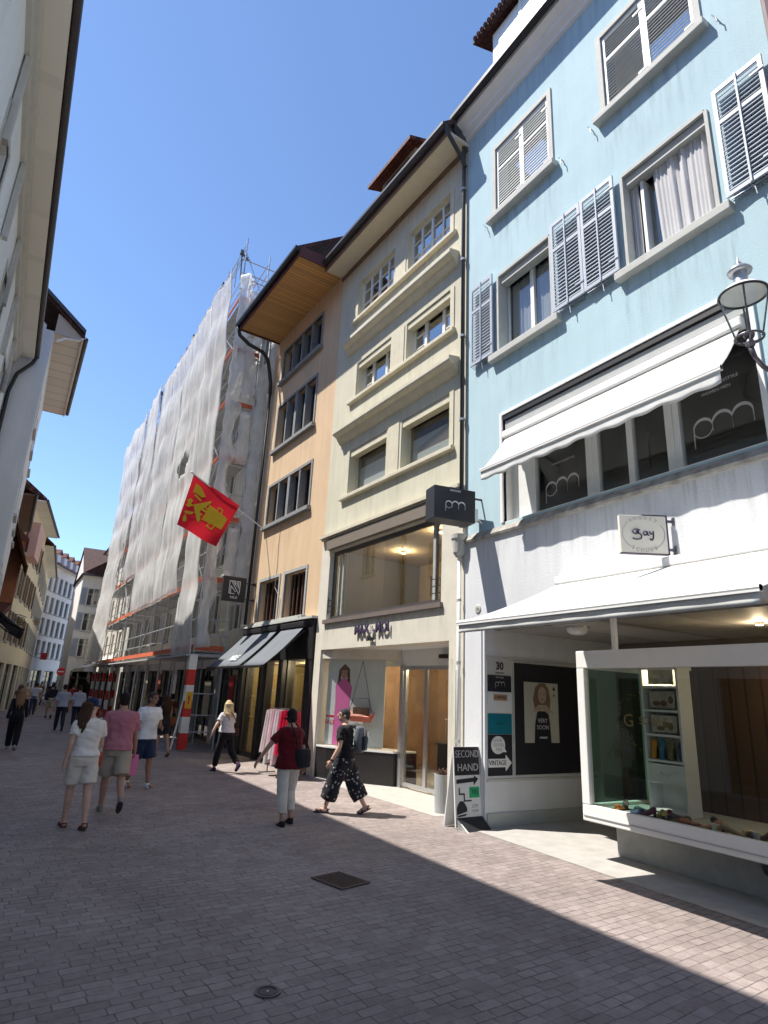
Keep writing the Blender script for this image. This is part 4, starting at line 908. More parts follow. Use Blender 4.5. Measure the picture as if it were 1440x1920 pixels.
for k, (x0_, x1_, lb) in enumerate(((2.12, 4.62, 'wide slate grey awning with white lettering on the apricot house shop'), (.42, 1.78, 'narrow slate grey awning next to the cream house'))):
    t = awning('awning', lb, 0, 0, 0, x0_, x1_, .10, 3.56, 1.25, 2.48, .0, 'grey_cloth', 'black', cas=(.14, .12), arm=True)
    t.matrix_basis = yl.matrix_basis
    if k == 0:
        mb = MB(); d = Vector((0, 1.09, -1.08)).normalized(); mb.text('NILE', .30, Vector((3.05, 1.02, 2.745)), (-1, 0, 0), -d, .004, bold=.006); mb.build('awning_lettering', 'white_print', t)
ns = thing('hanging_sign', 'black square sign with white N emblem beside the scaffold', 'sign', Y(4.62, .0, 4.55), A)
mb = MB(); mb.box(-.07, .07, .34, 1.10, 0, .78); mb.build('sign_box', 'black', ns, bevel=.008)
mb = MB(); mb.M = Matrix.Translation((-.073, .72, .42)) @ Matrix.Rotation(rad(90), 4, 'Z')
def ln(pts, w=.022):
    for i in range(len(pts) - 1): mb.bar((-pts[i][0], .002, pts[i][1]), (-pts[i + 1][0], .002, pts[i + 1][1]), .006, w)
ln([(-.17, .22), (-.17, -.18), (.02, -.18)]); ln([(-.12, .22), (.17, -.2)]); ln([(-.12, -.17), (-.12, .06), (.04, -.12)]); ln([(-.17, .22), (-.06, .22), (.02, .10), (.02, .22), (-.04, .22)]); ln([(.07, .05), (.07, .22), (.17, .22), (.17, -.14)]); ln([(.12, .2), (.12, .0)])
mb.text('NILE', .12, (0, .002, -.30), (-1, 0, 0)); mb.build('emblem', 'white_print', ns)
for z in (.62, .10):
    mb = MB(); mb.bar((0, 0, z), (0, .34, z), .03, .03); mb.lathe([(.05, -.04), (.05, .04)], (0, .05, z), 10); mb.build('bracket', 'black', ns)
# flag
fp0 = Y(4.25, .02, 6.95)
FP = [Vector((6.42, 18.5, 7.16)), Vector((4.0, 18.5, 8.30))]
fl = thing('flag', 'red flag with yellow guild emblem on a slanting white pole', 'flag', fp0)
mb = MB(); dirp = (Vector((3.93, 18.5, 8.33)) - fp0); mb.tube([(0, 0, 0), tuple(dirp)], .022, 8); mb.ball(tuple(dirp), .04, 10, 6); mb.build('pole', 'white_paint', fl)
mb = MB(); mb.tube([(0, .0, -.02), (.0, 0, .08)], .05, 8); mb.build('socket', 'tin', fl)
c00, c10, c11, c01 = Vector((4.0, 18.5, 8.28)), Vector((5.58, 18.55, 7.58)), Vector((4.96, 18.5, 6.10)), Vector((3.70, 18.45, 6.58))
def FQ(u, v, off=0.0):
    p = c00.lerp(c10, u).lerp(c01.lerp(c11, u), v)
    w = .05 * math.sin(u * 7 + v * 3) * (.3 + v) + .03 * math.sin(v * 9 - u * 4) * u
    return tuple(p + Vector((.1 * w, w + off, .03 * w)) - fp0)
mb = MB(); mb.grid(lambda u, v: FQ(u, v), 24, 24); fc = mb.build('cloth', 'flag_red', fl, smooth=True)
mb = MB(); W0, H0 = 1440, 1772
import itertools
def inv(px, py):   # crop pixel -> flag u, v by bilinear inversion
    a_, b_, c_, d_ = Vector((400, 100)), Vector((1350, 750)), Vector((850, 1660)), Vector((75, 1240)); p = Vector((px, py)); u = v = .5
    for _ in range(30):
        q = a_.lerp(b_, u).lerp(d_.lerp(c_, u), v); e = p - q
        du = (b_ - a_).lerp(c_ - d_, v); dv = (d_ - a_).lerp(c_ - b_, u); det = du.x * dv.y - du.y * dv.x
        u += (e.x * dv.y - e.y * dv.x) / det; v += (du.x * e.y - du.y * e.x) / det
    return u, v
def patch(pts):
    uv = [inv(*p) for p in pts]
    for off in (-.018, .018):
        o = [FQ(u, v, off) for u, v in uv]; n = len(o); c = tuple(sum(q[i] for q in o) / n for i in range(3))
        mb.add(o + [c], [(i, (i + 1) % n, n) for i in range(n)])
patch([(720, 760), (860, 880), (980, 960), (1090, 1060), (960, 1290), (830, 1220), (700, 1170), (540, 1100), (620, 980)])
patch([(445, 290), (540, 380), (640, 590), (560, 610), (440, 520), (380, 500)]); patch([(400, 560), (440, 540), (560, 680), (520, 700)])
patch([(390, 780), (760, 680), (740, 730), (440, 800), (460, 900), (525, 1100), (490, 1190), (450, 1120), (410, 900)])
patch([(470, 850), (520, 830), (680, 920), (650, 960)]); patch([(210, 930), (230, 920), (560, 970), (560, 1020), (230, 985)]); patch([(580, 790), (610, 780), (690, 870), (660, 890)])
patch([(260, 680), (350, 640), (390, 700), (340, 760), (400, 800), (290, 840), (240, 790), (290, 740)]); patch([(190, 1060), (230, 1000), (260, 1080), (240, 1160), (180, 1160)])
for q in ([(860, 880), (900, 800), (920, 815), (890, 890)], [(900, 800), (1000, 870), (985, 895), (905, 835)], [(1000, 870), (970, 960), (945, 940), (975, 880)], [(640, 1240), (690, 1170), (715, 1185), (675, 1245)], [(640, 1240), (770, 1320), (775, 1295), (670, 1225)], [(770, 1320), (830, 1220), (805, 1205), (755, 1290)]): patch(q)
mb.build('emblem', 'flag_yellow', fc)
# clothes rail outside the dark shop
cr = thing('clothes_rail', 'clothes rail with pale pink dresses outside the dark shop', 'clothes rail', Vector((5.95, 14.2, 0)), A + rad(6))
mb = MB(); mb.tube([(-.55, 0, 0.05), (-.55, 0, 1.5), (.6, 0, 1.5), (.6, 0, .05)], .014, 8)
for x in (-.55, .6): mb.tube([(x, -.22, .04), (x, .22, .04)], .014, 8)
mb.build('frame', 'iron', cr)
for k, (x, c_) in enumerate([(.52, (.70, .62, .62)), (.42, (.72, .52, .55)), (.30, (.74, .68, .66)), (.19, (.70, .38, .45)), (.08, (.74, .70, .70)), (-.04, (.70, .55, .58)), (-.18, (.62, .03, .08)), (-.32, (.60, .02, .06)), (-.44, (.50, .04, .06))]):
    mb = MB(); ln_ = .95 + .12 * (k % 3)
    mb.grid(lambda u, v: (x + .05 * math.sin(u * 6.28 * 1) * (.5 + v) + .02 * math.sin(u * 19), .02 + (.18 + .10 * v) * math.cos(u * 6.28), 1.46 - ln_ * v - .02 * math.cos(u * 12)), 20, 8)
    g = thing('dress', ['long pale dress closest to the scaffold end of the rail', 'rose striped dress second on the rail', 'off white dress with fine stripes on the rail', 'deep pink dress in the middle of the rail', 'white dress just after the deep pink one', 'dusty rose dress beside the red ones', 'bright red shirt next to the dusty rose dress', 'scarlet shirt between two other red shirts', 'dark red shirt at the cream house end of the rail'][k], 'dress', cr.matrix_basis.translation, A + rad(6), 'clothes on the rail')
    mb.build('garment', cloth_mat('garment', c_, .2, .15), g, smooth=True)
    mb = MB(); mb.tube([(x, -.16, 1.44), (x, 0, 1.49), (x, .16, 1.44)], .006, 5); mb.build('hanger', 'iron', g)
# ================================================================== house under repair and its scaffold
rp = thing('town_house', 'grey rendered house being repaired behind a netted scaffold', 'house', (6.72, 19.45, 0), R90)
holes = []
for fz in (3.9, 6.6, 9.3, 12.0, 14.4):
    for k in range(9): holes.append((1.2 + k * 2.7, 2.5 + k * 2.7, fz, fz + 1.6))
gh = [(.5 + k * 3.1, 3.2 + k * 3.1, -.01, 2.6) for k in range(8)]
wall(rp, 0, 25.2, 0, 16.9, holes + gh, basic('render_grey', (.50, .49, .45), rough=.9, var=.12, scale=2, streak=.15), depth=.3)
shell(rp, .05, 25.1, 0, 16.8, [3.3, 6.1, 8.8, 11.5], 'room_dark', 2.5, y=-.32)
for h in holes:
    wn = window(rp, *h, rec=.14, fw=.06, mull=(.5,), m='white_paint')
for k, h in enumerate(gh):
    wn = window(rp, *h, rec=.18, fw=.07, mull=(.5,) if k % 2 else (.33, .66), trans=(.82,), m='dark_frame', pane='shop_glass', name='shop_window')
roof(rp, -.1, 25.3, 16.95, .5, -5.5, 5.0, 'tiles')
mb = MB(); mb.box(0, 25.2, 0, .42, 16.7, 16.9); mb.build('cornice', 'sill_grey', rp)
for k, (y, z, w, h, c_, lb) in enumerate([(20.3, 1.0, .5, 1.3, (.42, .02, .02), 'red banner in the shop behind the first scaffold bay'), (22.9, .9, .8, 1.2, (.45, .42, .33), 'pale poster in the shaded shop behind the scaffold'), (25.4, 1.5, .5, 1.0, (.45, .03, .03), 'small red poster under the scaffold roof'), (28.2, 1.2, .6, 1.2, (.52, .55, .55), 'white poster under the scaffold roof'), (31.4, 1.4, .6, 1.0, (.30, .06, .04), 'rusty red poster farther under the scaffold'), (34.5, 1.2, .8, 1.2, (.6, .55, .42), 'cream poster near the far scaffold bays')]):
    t = thing('poster', lb, 'poster', (6.62, y, z), R90)
    mb = MB(); mb.box(0, w, 0, .02, 0, h); mb.build('sheet', basic('poster_%d' % 0, c_, var=.2, scale=6), t); mb = MB(); mb.box(-.03, w + .03, -.02, 0, -.03, h + .03); mb.build('mount', 'charcoal', t)

SX, SI, SY0, NB, BAY = 5.15, 6.12, 20.2, 10, 2.42
LV = [2.98, 5.22, 7.38, 9.56, 11.74, 13.92, 16.1]; TOP = 17.9
sf = thing('scaffold', 'tall tube scaffold with orange toe boards and white debris netting', 'scaffold', (SX, SY0, 0))
def jit(a): return random.uniform(-a, a)
for i in range(NB + 1):
    y = i * BAY
    for x in (0, SI - SX):
        mb = MB(); mb.tube([(x, y, .04), (x, y, TOP - (0 if x == 0 else .5))], .026, 8)
        for z in LV: mb.lathe([(.04, -.04), (.04, .04)], (x, y, z + .12), 8)
        mb.box(x - .08, x + .08, y - .08, y + .08, 0, .012)
        mb.build('standard', 'steel_tube', sf)
    mb = MB()
    for z in LV: mb.tube([(-.05, y, z - .06), (SI - SX + .08, y, z - .06)], .024, 6)
    mb.build('transom', 'steel_tube', sf)
    mb = MB(); mb.tube([(.0, y, TOP - .1), (.0, y, TOP + 1.15)], .026, 6); mb.tube([(.0, y + 1.2, TOP - .4), (.0, y + 1.2, TOP + .95)], .024, 6); mb.build('top_post', 'steel_tube', sf)
    # raised bracket above the top lift
    mb = MB(); mb.tube([(-.02, y + .3, TOP - .6), (-.10, y + .3, TOP + .75)], .028, 6); mb.bar((-.10, y + .3, TOP + .6), (.25, y + .3, TOP + .38), .04, .10); mb.bar((-.08, y + .3, TOP + .3), (.2, y + .3, TOP + .42), .03, .03); mb.box(-.16, -.04, y + .22, y + .38, TOP + .56, TOP + .72)
    mb.build('bracket', basic('bracket_blue', (.08, .12, .16), rough=.5), sf)
for i in range(NB):
    y = i * BAY
    for k, z in enumerate(LV):
        mb = MB()
        for q in range(3): mb.box(.03 + q * .31, .03 + q * .31 + .30, y + .02, y + BAY - .02, z, z + .05)
        mb.build('deck', 'deck', sf)
for z in LV:
    mb = MB(); mb.box(-.045, -.015, -.0, NB * BAY, z + .06, z + .22); mb.build('toe_board', 'orange_board', sf)
    mb = MB(); mb.box(.0, .95, -.05, -.02, z + .06, z + .23); mb.build('toe_board', 'orange_board', sf)
    for dz in (.55, 1.05):
        mb = MB(); mb.tube([(-.0, -.1, z + dz), (0, NB * BAY + .1, z + dz)], .022, 6); mb.tube([(-.1, -.04, z + dz), (SI - SX + .1, -.04, z + dz)], .022, 6)
        mb.build('guard_rail', 'steel_tube', sf)
for k in range(len(LV) - 1):
    for i in (0, 3, 6, 9):
        mb = MB(); a = (-.03, i * BAY, LV[k] + .1); b = (-.03, (i + 1) * BAY, LV[k + 1]); mb.tube([a, b] if k % 2 else [(a[0], b[1], a[2]), (b[0], a[1], b[2])], .022, 6); mb.build('brace', 'steel_tube', sf)
    mb = MB(); mb.tube([(0, -.03, LV[k] + .1), (.95, -.03, LV[k + 1])] if k % 2 else [(.95, -.03, LV[k] + .1), (0, -.03, LV[k + 1])], .022, 6); mb.build('brace', 'steel_tube', sf)
for z in (TOP + .35, TOP + .9):
    mb = MB(); mb.tube([(0, -.1, z), (0, NB * BAY + .4, z)], .02, 6); mb.build('guard_rail', 'steel_tube', sf)
for z in (.55, 1.05, 1.7):
    mb = MB(); mb.tube([(.0, .0, z), (SI - SX, 0, z)], .022, 6); mb.build('guard_rail', 'steel_tube', sf)
mb = MB()   # top lift end frame, open against the sky
mb.tube([(0, 0, TOP - .5), (0, 0, TOP + 1.0)], .026, 8); mb.tube([(.97, 0, TOP - .5), (.97, 0, TOP + .7)], .026, 8); mb.tube([(-.1, -.02, TOP + .1), (1.2, -.02, TOP + .1)], .022, 6); mb.tube([(-.1, -.02, TOP - .5), (1.2, -.02, TOP - .5)], .022, 6); mb.tube([(0, 0, TOP + .5), (.97, 0, TOP - 1.6)], .02, 6)
mb.tube([(0, 0, TOP + .7), (-.1, 1.0, TOP + .2), (0, 2.4, TOP + .1)], .018, 6); mb.tube([(.97, 0, TOP - .1), (.97, 4.8, TOP - .1)], .02, 6); mb.tube([(.97, 0, TOP + .4), (.97, 4.8, TOP + .4)], .02, 6)
mb.build('end_frame', 'steel_tube', sf)
# red and white guard sleeves on the lowest standards
for i in (0, 7, 8, 9, 10):
    y = i * BAY
    for x in (0,) + ((SI - SX,) if i > 8 else ()):
        w = .13 if i == 0 else .075
        mb = MB()
        for k in range(6):
            mb.cur = k % 2; z0_ = .05 + k * .475; mb.box(x - w, x + w * .9, y - w, y + w, z0_, z0_ + .475)
        sl = mb.build('guard_sleeve', ['red_paint', 'white_paint'], sf)
        if i == 0:
            mb = MB(); mb.box(x - .10, x + .10, y - w - .012, y - w, 1.25, 1.75); mb.build('notice', basic('notice_yellow', (.72, .42, .02), rough=.5), sl)
            mb = MB(); mb.text('!', .34, (x, y - w - .016, 1.5), X1, bold=.01); mb.build('notice_mark', 'red_paint', sl)
mb = MB(); mb.box(-.25, 1.0, -.1, NB * BAY, 2.84, 2.90); mb.build('rain_roof', basic('rain_sheet', (.45, .45, .44), rough=.6), sf)
mb = MB(); mb.tube([(-.35, -.1, .05), (-.12, .0, 1.6), (-.02, 0, 2.8)], .03, 8); mb.build('raker', 'white_paint', sf)
# debris netting, hung in widths with folds; it bellies out between its ties
def net(y0, y1, zb, zt, holes=(), seed=0, bot_out=0.0, dz_end=0.0):
    mb = MB(); ny = max(10, int((y1 - y0) * 7)); nz = int((zt - zb) * 6)
    P = {}; vs = []; fs = []
    for j in range(nz + 1):
        for i in range(ny + 1):
            u = i / ny; v = j / nz; y = y0 + (y1 - y0) * u; z = zb + (zt + dz_end * (y / 24) - zb) * v
            tie = abs(math.sin((z - 2.98) / 2.18 * math.pi))
            k = noise.noise(Vector((y * .45, z * .10, seed)))
            k2 = noise.noise(Vector((y * 2.4, z * .22, seed + 9)))
            out = .15 + .05 * tie + .20 * k + .085 * k2 + .010 * math.sin(y * 8 + 9 * k + 1.1 * z) + .06 * noise.noise(Vector((y * .9, z * .9, seed + 20))) + .016 * (z - 3) + bot_out * (1 - v) ** 3
            vs.append((-max(out, .06), y + .10 * k2 * (1 if 0 < u < 1 else .3), z + .04 * k))
    for j in range(nz):
        for i in range(ny):
            yc = y0 + (y1 - y0) * (i + .5) / ny; zc = zb + (zt - zb) * (j + .5) / nz
            if any(((yc - h[0]) / h[2]) ** 2 + ((zc - h[1]) / h[3]) ** 2 < 1 + .6 * noise.noise(Vector((yc * 2, zc * 2, 3))) for h in holes): continue
            fs.append((j * (ny + 1) + i, j * (ny + 1) + i + 1, (j + 1) * (ny + 1) + i + 1, (j + 1) * (ny + 1) + i))
    mb.add(vs, fs); o = mb.build('netting', 'net', sf, smooth=True)
    s_ = o.modifiers.new('thickness', 'SOLIDIFY'); s_.thickness = .004
    for q in range(int((y1 - y0) / 2.42) + 1):
        i = min(ny, int(q * 2.42 / (y1 - y0) * ny)); mb = MB(); mb.tube([(vs[j * (ny + 1) + i][0] - .004, vs[j * (ny + 1) + i][1], vs[j * (ny + 1) + i][2]) for j in range(nz + 1)], .014, 4); mb.build('seam', 'white_cloth', o)
    mb = MB(); mb.tube([vs[nz * (ny + 1) + i] for i in range(ny + 1)], .022, 5); mb.tube([vs[j * (ny + 1)] for j in range(nz + 1)], .016, 5); mb.build('hem', 'white_cloth', o)
    return o
net(-.1, 2.5, 2.9, 17.4, [], 1)
net(2.45, 7.3, 5.15, 17.5, [(4.4, 10.6, .9, .45)], 2, dz_end=.2)
net(7.25, 12.2, 5.2, 17.5, [], 3, dz_end=.4)
net(12.15, 17.0, 7.3, 17.5, [], 4, dz_end=.5)
net(16.95, 24.4, 2.9, 17.5, [(18.0, 8.0, .9, 1.6), (17.6, 5.6, .7, 1.6)], 5, bot_out=.45, dz_end=.7)
def end_net(x0, x1, z0, z1, seed, taper=0.0, puff=.25):
    """crumpled netting lashed round the open end of the scaffold"""
    mb = MB()
    def fn(u, v):
        z = z0 + (z1 - z0) * v; w = (x1 - x0) * (1 - taper * abs(math.sin(v * math.pi * 2.5 + seed)))
        x = x0 + w * u
        k = noise.noise(Vector((x * 2.6, z * .8, seed))); k2 = noise.noise(Vector((x * 7, z * 2.6, seed + 4)))
        return (x + .08 * k2, -.10 - puff * (.35 + .6 * k) * math.sin(math.pi * min(1, u * 1.15)) - .05 * k2, z + .10 * k)
    mb.grid(fn, 14, int((z1 - z0) * 6)); o = mb.build('end_netting', 'net', sf, smooth=True); s_ = o.modifiers.new('thickness', 'SOLIDIFY'); s_.thickness = .004
end_net(-.06, .62, 11.6, 17.2, 1, .35, .4); end_net(-.04, .58, 7.4, 11.9, 2, .45); end_net(-.02, .48, 3.1, 7.5, 3, .3); end_net(.5, 1.0, 9.6, 11.6, 4, .2, .12); end_net(.45, 1.02, 12.1, 14.6, 5, .4, .2); end_net(.3, 1.05, 15.0, 16.6, 6, .3, .35); end_net(1.02, 1.45, 4.6, 13.6, 7, .12, .06); end_net(.62, 1.0, 5.4, 7.2, 8, .3, .1)

# ================================================================== generic houses for the rest of the street
def house(name_label, loc, rz, W, H, rows, nx, m, win=(1.0, 1.5), z_first=3.6, wm='white_paint', eave=.5, depth=9, rise=4, rt='tiles', surround=0.0, shut=None, ground=True, soffit='soffit_grey', pane='glass', side=True, sill=True, gutter=True):
    h = thing('town_house', name_label, 'house', loc, rz)
    holes = []; pitch = (H - z_first - .6) / rows
    for r_ in range(rows):
        for k in range(nx):
            cx = W * (k + .5) / nx; z0_ = z_first + pitch * r_ + .25
            holes.append((cx - win[0] / 2, cx + win[0] / 2, z0_, min(z0_ + win[1], H - .35)))
    gh = []
    if ground:
        ng = max(1, int(W / 3)); gh = [(W * k / ng + .35, W * (k + 1) / ng - .35, -.01, 2.7) for k in range(ng)]
    wall(h, 0, W, 0, H, holes + gh, m, depth=.28)
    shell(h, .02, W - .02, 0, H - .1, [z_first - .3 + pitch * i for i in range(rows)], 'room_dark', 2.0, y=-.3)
    for q in holes:
        wn = window(h, *q, rec=.12, fw=.055, mull=(.5,), bars=[('h', .66, .05, .95)], m=wm, sill='sill_grey' if sill else None, surround=surround, sm='sill_grey', pane=pane)
        if shut:
            sw = (q[1] - q[0]) * .5
            for xs in (q[0] - sw - .04, q[1] + .04): shutter(wn, xs, q[2], sw, q[3] - q[2], .03, shut)
    for q in gh: window(h, *q, rec=.16, fw=.07, mull=(.5,), trans=(.8,), m='dark_frame', pane='shop_glass', name='shop_window')
    if side:
        mb = MB()
        for xa in (0.0, W - .02):
            mb.prism([(-.28, 0), (-depth, 0), (-depth, H), (-depth / 2, H + rise), (-.28, H + .15)], xa, xa + .02, axis=0)
        mb.build('gable_wall', m, h)
    mb = MB(); mb.prism([(eave, H), (eave, H + .14), (-depth / 2, H + rise + .2), (-depth / 2, H + rise)], -.1, W + .1, axis=0); mb.prism([(-depth - .3, H), (-depth - .3, H + .14), (-depth / 2, H + rise + .2), (-depth / 2, H + rise)], -.1, W + .1, axis=0); mb.build('roof', rt, h)
    mb = MB(); mb.box(-.05, W + .05, .0, eave - .02, H - .08, H - .005); mb.build('soffit', soffit, h)
    if gutter:
        mb = MB(); mb.tube([(-.05, eave + .06, H + .02), (W + .05, eave + .06, H + .02)], .07, 8); mb.build('gutter', 'dark_metal', h)
    return h
L90 = rad(-90)
pale = plaster('plaster_pale_blue', (.74, .80, .79), streak=.08)
l1 = house('pale house with a broad boarded eave close beside the viewer', (-1.62, 22.0, 0), L90, 27.8, 12.42, 3, 6, pale, win=(1.15, 1.35), z_first=4.0, eave=.60, surround=.12, soffit='soffit_grey', rise=5, wm='brown_wood', side=True)
mb = MB(); mb.prism([(0, 12.0), (.08, 12.02), (.10, 12.16), (.16, 12.2), (.2, 12.34), (0, 12.34)], 0, 26, axis=0); mb.build('cornice', 'sill_grey', l1)
for k in range(10):
    x = 1.6 + k * 2.6; mb = MB(); mb.box(x, x + .16, .03, .12, 10.2, 12.0); mb.build('pilaster', 'sill_grey', l1)
mb = MB(); mb.tube([(-.02, .66, 12.46), (-.1, .56, 12.2), (-.12, .2, 11.7), (-.12, .08, 11.0), (-.12, .08, 3.0)], .06, 8); mb.build('downpipe', 'black', l1, smooth=True)
l2 = house('grey gabled house with a planked box eave rising above its neighbour', (-.63, 29.8, 0), L90, 7.5, 13.72, 3, 3, plaster('plaster_grey_blue', (.70, .72, .73), streak=.10), win=(1.0, 1.5), z_first=3.8, eave=.95, rise=6.2, depth=13, soffit='soffit_pink', rt='tiles_dark')
mb = MB(); mb.prism([(.95, 13.86), (.95, 14.02), (-6.5, 20.1), (-6.5, 19.9)], 7.5, 7.72, axis=0); mb.build('verge', 'dark_frame', l2)
mb = MB(); mb.prism([(0, 13.66), (.9, 13.66), (.9, 13.88), (0, 14.46)], 7.46, 7.50, axis=0); mb.box(.0, 7.5, .86, .90, 13.58, 13.86); mb.build('eave_box_end', 'soffit_pink', l2)
mb = MB(); mb.tube([(7.55, .98, 13.81), (7.5, .8, 13.64), (7.5, .35, 13.56), (7.5, .1, 13.36)], .045, 8); mb.build('rain_pipe', 'white_paint', l2)
a2 = awning('awning', 'slate awning low on the grey gabled house', -.63, 29.8, L90, 1.0, 6.5, .05, 4.1, 1.0, 3.45, .15, 'grey_cloth', 'charcoal')
mb = MB(); mb.text('CAFE', .4, (4.6, .62, 3.84), (-1, 0, 0), (0, -.82, .57), .006); mb.build('awning_lettering', 'silver_print', a2)
l3 = house('beige house carrying a brown wooden bay window', (-.78, 37.9, 0), L90, 8.0, 9.7, 2, 3, plaster('plaster_beige', (.58, .52, .38)), win=(1.0, 1.5), z_first=3.8, eave=.6, rise=3, soffit='brown_wood')
by_ = MB(); by_.box(2.2, 5.2, 0, .62, 5.2, 8.2); bay = by_.build('bay_window', basic('bay_wood', (.30, .10, .035), rough=.6, var=.2, scale=3), l3)
mb = MB(); mb.prism([(0, 8.9), (.75, 8.25), (.75, 8.15), (0, 8.15)], 2.1, 5.3, axis=0); mb.prism([(0, 4.7), (.3, 4.75), (.62, 5.2), (0, 5.2)], 2.3, 5.1, axis=0); mb.build('bay_roof', basic('bay_copper', (.12, .035, .02), rough=.6, var=.2), bay)
mb = MB()
for x in (2.35, 3.3, 4.25): mb.box(x, x + .8, .62, .64, 6.6, 8.0)
mb.build('bay_pane', 'dark_frame', bay)
l3a = awning('awning', 'brown awning drooping beneath the wooden bay', -.78, 37.9, L90, 4.9, 7.6, .05, 8.6, .9, 6.6, .2, basic('awning_brown', (.16, .05, .03), rough=.8, var=.2), 'brown_wood')
ang = math.degrees(math.atan2(-(62 - 36.6), -(1.9 + .5)))
def between(p, q): return math.atan2(p[1] - q[1], p[0] - q[0])
def lefthouse(label, p_near, p_far, H, rows, nx, m, **kw):
    W = math.hypot(p_near[0] - p_far[0], p_near[1] - p_far[1])
    return house(label, (p_far[0], p_far[1], 0), between(p_near, p_far), W, H, rows, nx, m, **kw)
l4 = lefthouse('tall cream house with dark shutters past the wooden bay', (-.30, 38.2), (.95, 48.0), 11.6, 3, 4, plaster('plaster_straw', (.74, .66, .47)), win=(.9, 1.6), eave=.7, rise=4, shut='brown_wood')
mb = MB(); mb.box(6, 8.5, -.0, .5, 8.6, 10.6); mb.build('bay_window', basic('bay_rose', (.60, .36, .30)), l4)
l5 = lefthouse('buff house with closed shutters leading to the bend', (.95, 48.3), (2.1, 63.5), 11.0, 3, 5, plaster('plaster_buff', (.74, .67, .53)), win=(.9, 1.6), eave=.6, rise=4, shut='grey_paint')
f1 = lefthouse('white row house with close set windows and small dormers at the bend', (2.15, 64.0), (5.7, 72.5), 12.3, 4, 7, plaster('plaster_chalk', (.90, .87, .81)), win=(.85, 1.5), z_first=3.6, eave=.5, rise=3.5, wm='grey_paint')
for k in range(5):
    x = 1.0 + k * 1.75
    mb = MB(); mb.box(x - .38, x + .38, -2.0, .12, 12.5, 13.5); d_ = mb.build('dormer', 'white_paint', f1); mb = MB(); mb.prism([(x - .5, 13.45), (x + .5, 13.45), (x, 13.95)], -2.2, .25, axis=1); mb.build('dormer_roof', 'tiles', d_)
f2 = house('pale house with slate blue shutters closing the view at the bend', (8.6, 57.5, 0), math.pi, 4.1, 10.6, 3, 2, plaster('plaster_dove', (.80, .78, .75)), win=(.95, 1.5), eave=.6, rise=3.0, depth=8, shut='shutter', rt='tiles_dark')
mb = MB(); mb.prism([(0, 10.7), (4.3, 10.7), (0, 13.8)], -8, .5, axis=1); mb.build('hip_roof', 'tiles_dark', f2)
r3 = house('cream house with red tiled roof just past the scaffold', (6.6, 44.9, 0), R90, 12.4, 12.6, 3, 4, plaster('plaster_sand', (.62, .58, .50)), win=(1.0, 1.5), eave=.8, rise=4)
a3 = awning('awning', 'striped pale awning over the shop past the scaffold', 6.6, 44.9, R90, 1.0, 9.0, .05, 3.6, 1.9, 2.8, .2, 'white_cloth', 'white_paint')
f3 = house('plain white house filling the far corner of the lane', (16, 84, 0), math.pi, 14, 11, 3, 6, plaster('plaster_mist', (.70, .70, .68)), eave=.5, rise=3)
r0 = house('brown edged house beyond the blue one', (6.80, -6.0, 0), R90, 8.42, 14.6, 3, 3, plaster('plaster_clay', (.42, .35, .32)), win=(1.1, 1.7), eave=.5, rise=4)
mb = MB(); mb.tube([(8.34, .12, 14.2), (8.34, .12, .2)], .06, 8); mb.build('downpipe', basic('pipe_clay', (.22, .15, .14), rough=.5), r0)
t = thing('no_entry_sign', 'round red no entry sign on a grey post before the pale house at the bend', 'road sign', (3.62, 50, 0), 0)
mb = MB(); mb.tube([(0, .05, 0), (0, .05, 2.8)], .03, 8); mb.build('post', 'steel_tube', t)
mb = MB(); mb.M = Matrix.Translation((0, 0, 2.5)) @ Matrix.Rotation(rad(90), 4, 'X'); mb.lathe([(.28, -.01), (.28, .01)], (0, 0, 0), 24); dc = mb.build('disc', 'red_paint', t)
mb = MB(); mb.box(-.2, .2, -.016, -.0101, 2.46, 2.54); mb.build('stripe', 'white_paint', dc)
t = thing('hanging_sign', 'small red shop sign fixed high on the white row house', 'sign', (3.0, 63.6, 3.9), 0)
mb = MB(); mb.box(-.25, .25, -.05, .05, -.3, .3); mb.build('panel', 'red_paint', t); mb = MB(); mb.bar((-.6, 0, .2), (-.25, 0, .2), .04, .04); mb.build('bracket', 'iron', t)
for lb, x, y, z in (('ornate gilded inn sign over the lane', 1.15, 52.5, 5.8), ('dark wrought iron sign by the wooden bay', -.05, 37.2, 4.6)):
    t = thing('hanging_sign', lb, 'sign', (x, y, z), 0)
    mb = MB(); mb.M = Matrix.Scale(.55, 4); mb.tube([(-.3, 0, .9), (.6, 0, .9), (1.2, 0, .7)], .04, 6); mb.tube([(-.2, 0, .2), (.3, 0, .5), (.7, 0, .9)], .03, 6); mb.tube([(.75 + .35 * math.cos(a), 0, .35 + .35 * math.sin(a)) for a in [i * .52 for i in range(12)]], .04, 6, closed=True); mb.build('bracket', 'iron', t)
    mb = MB(); mb.M = Matrix.Scale(.55, 4); mb.ball((.75, 0, .35), (.26, .05, .26), 12, 8); mb.box(.5, 1.0, -.03, .03, -.1, .02); mb.build('emblem', 'gold', t)

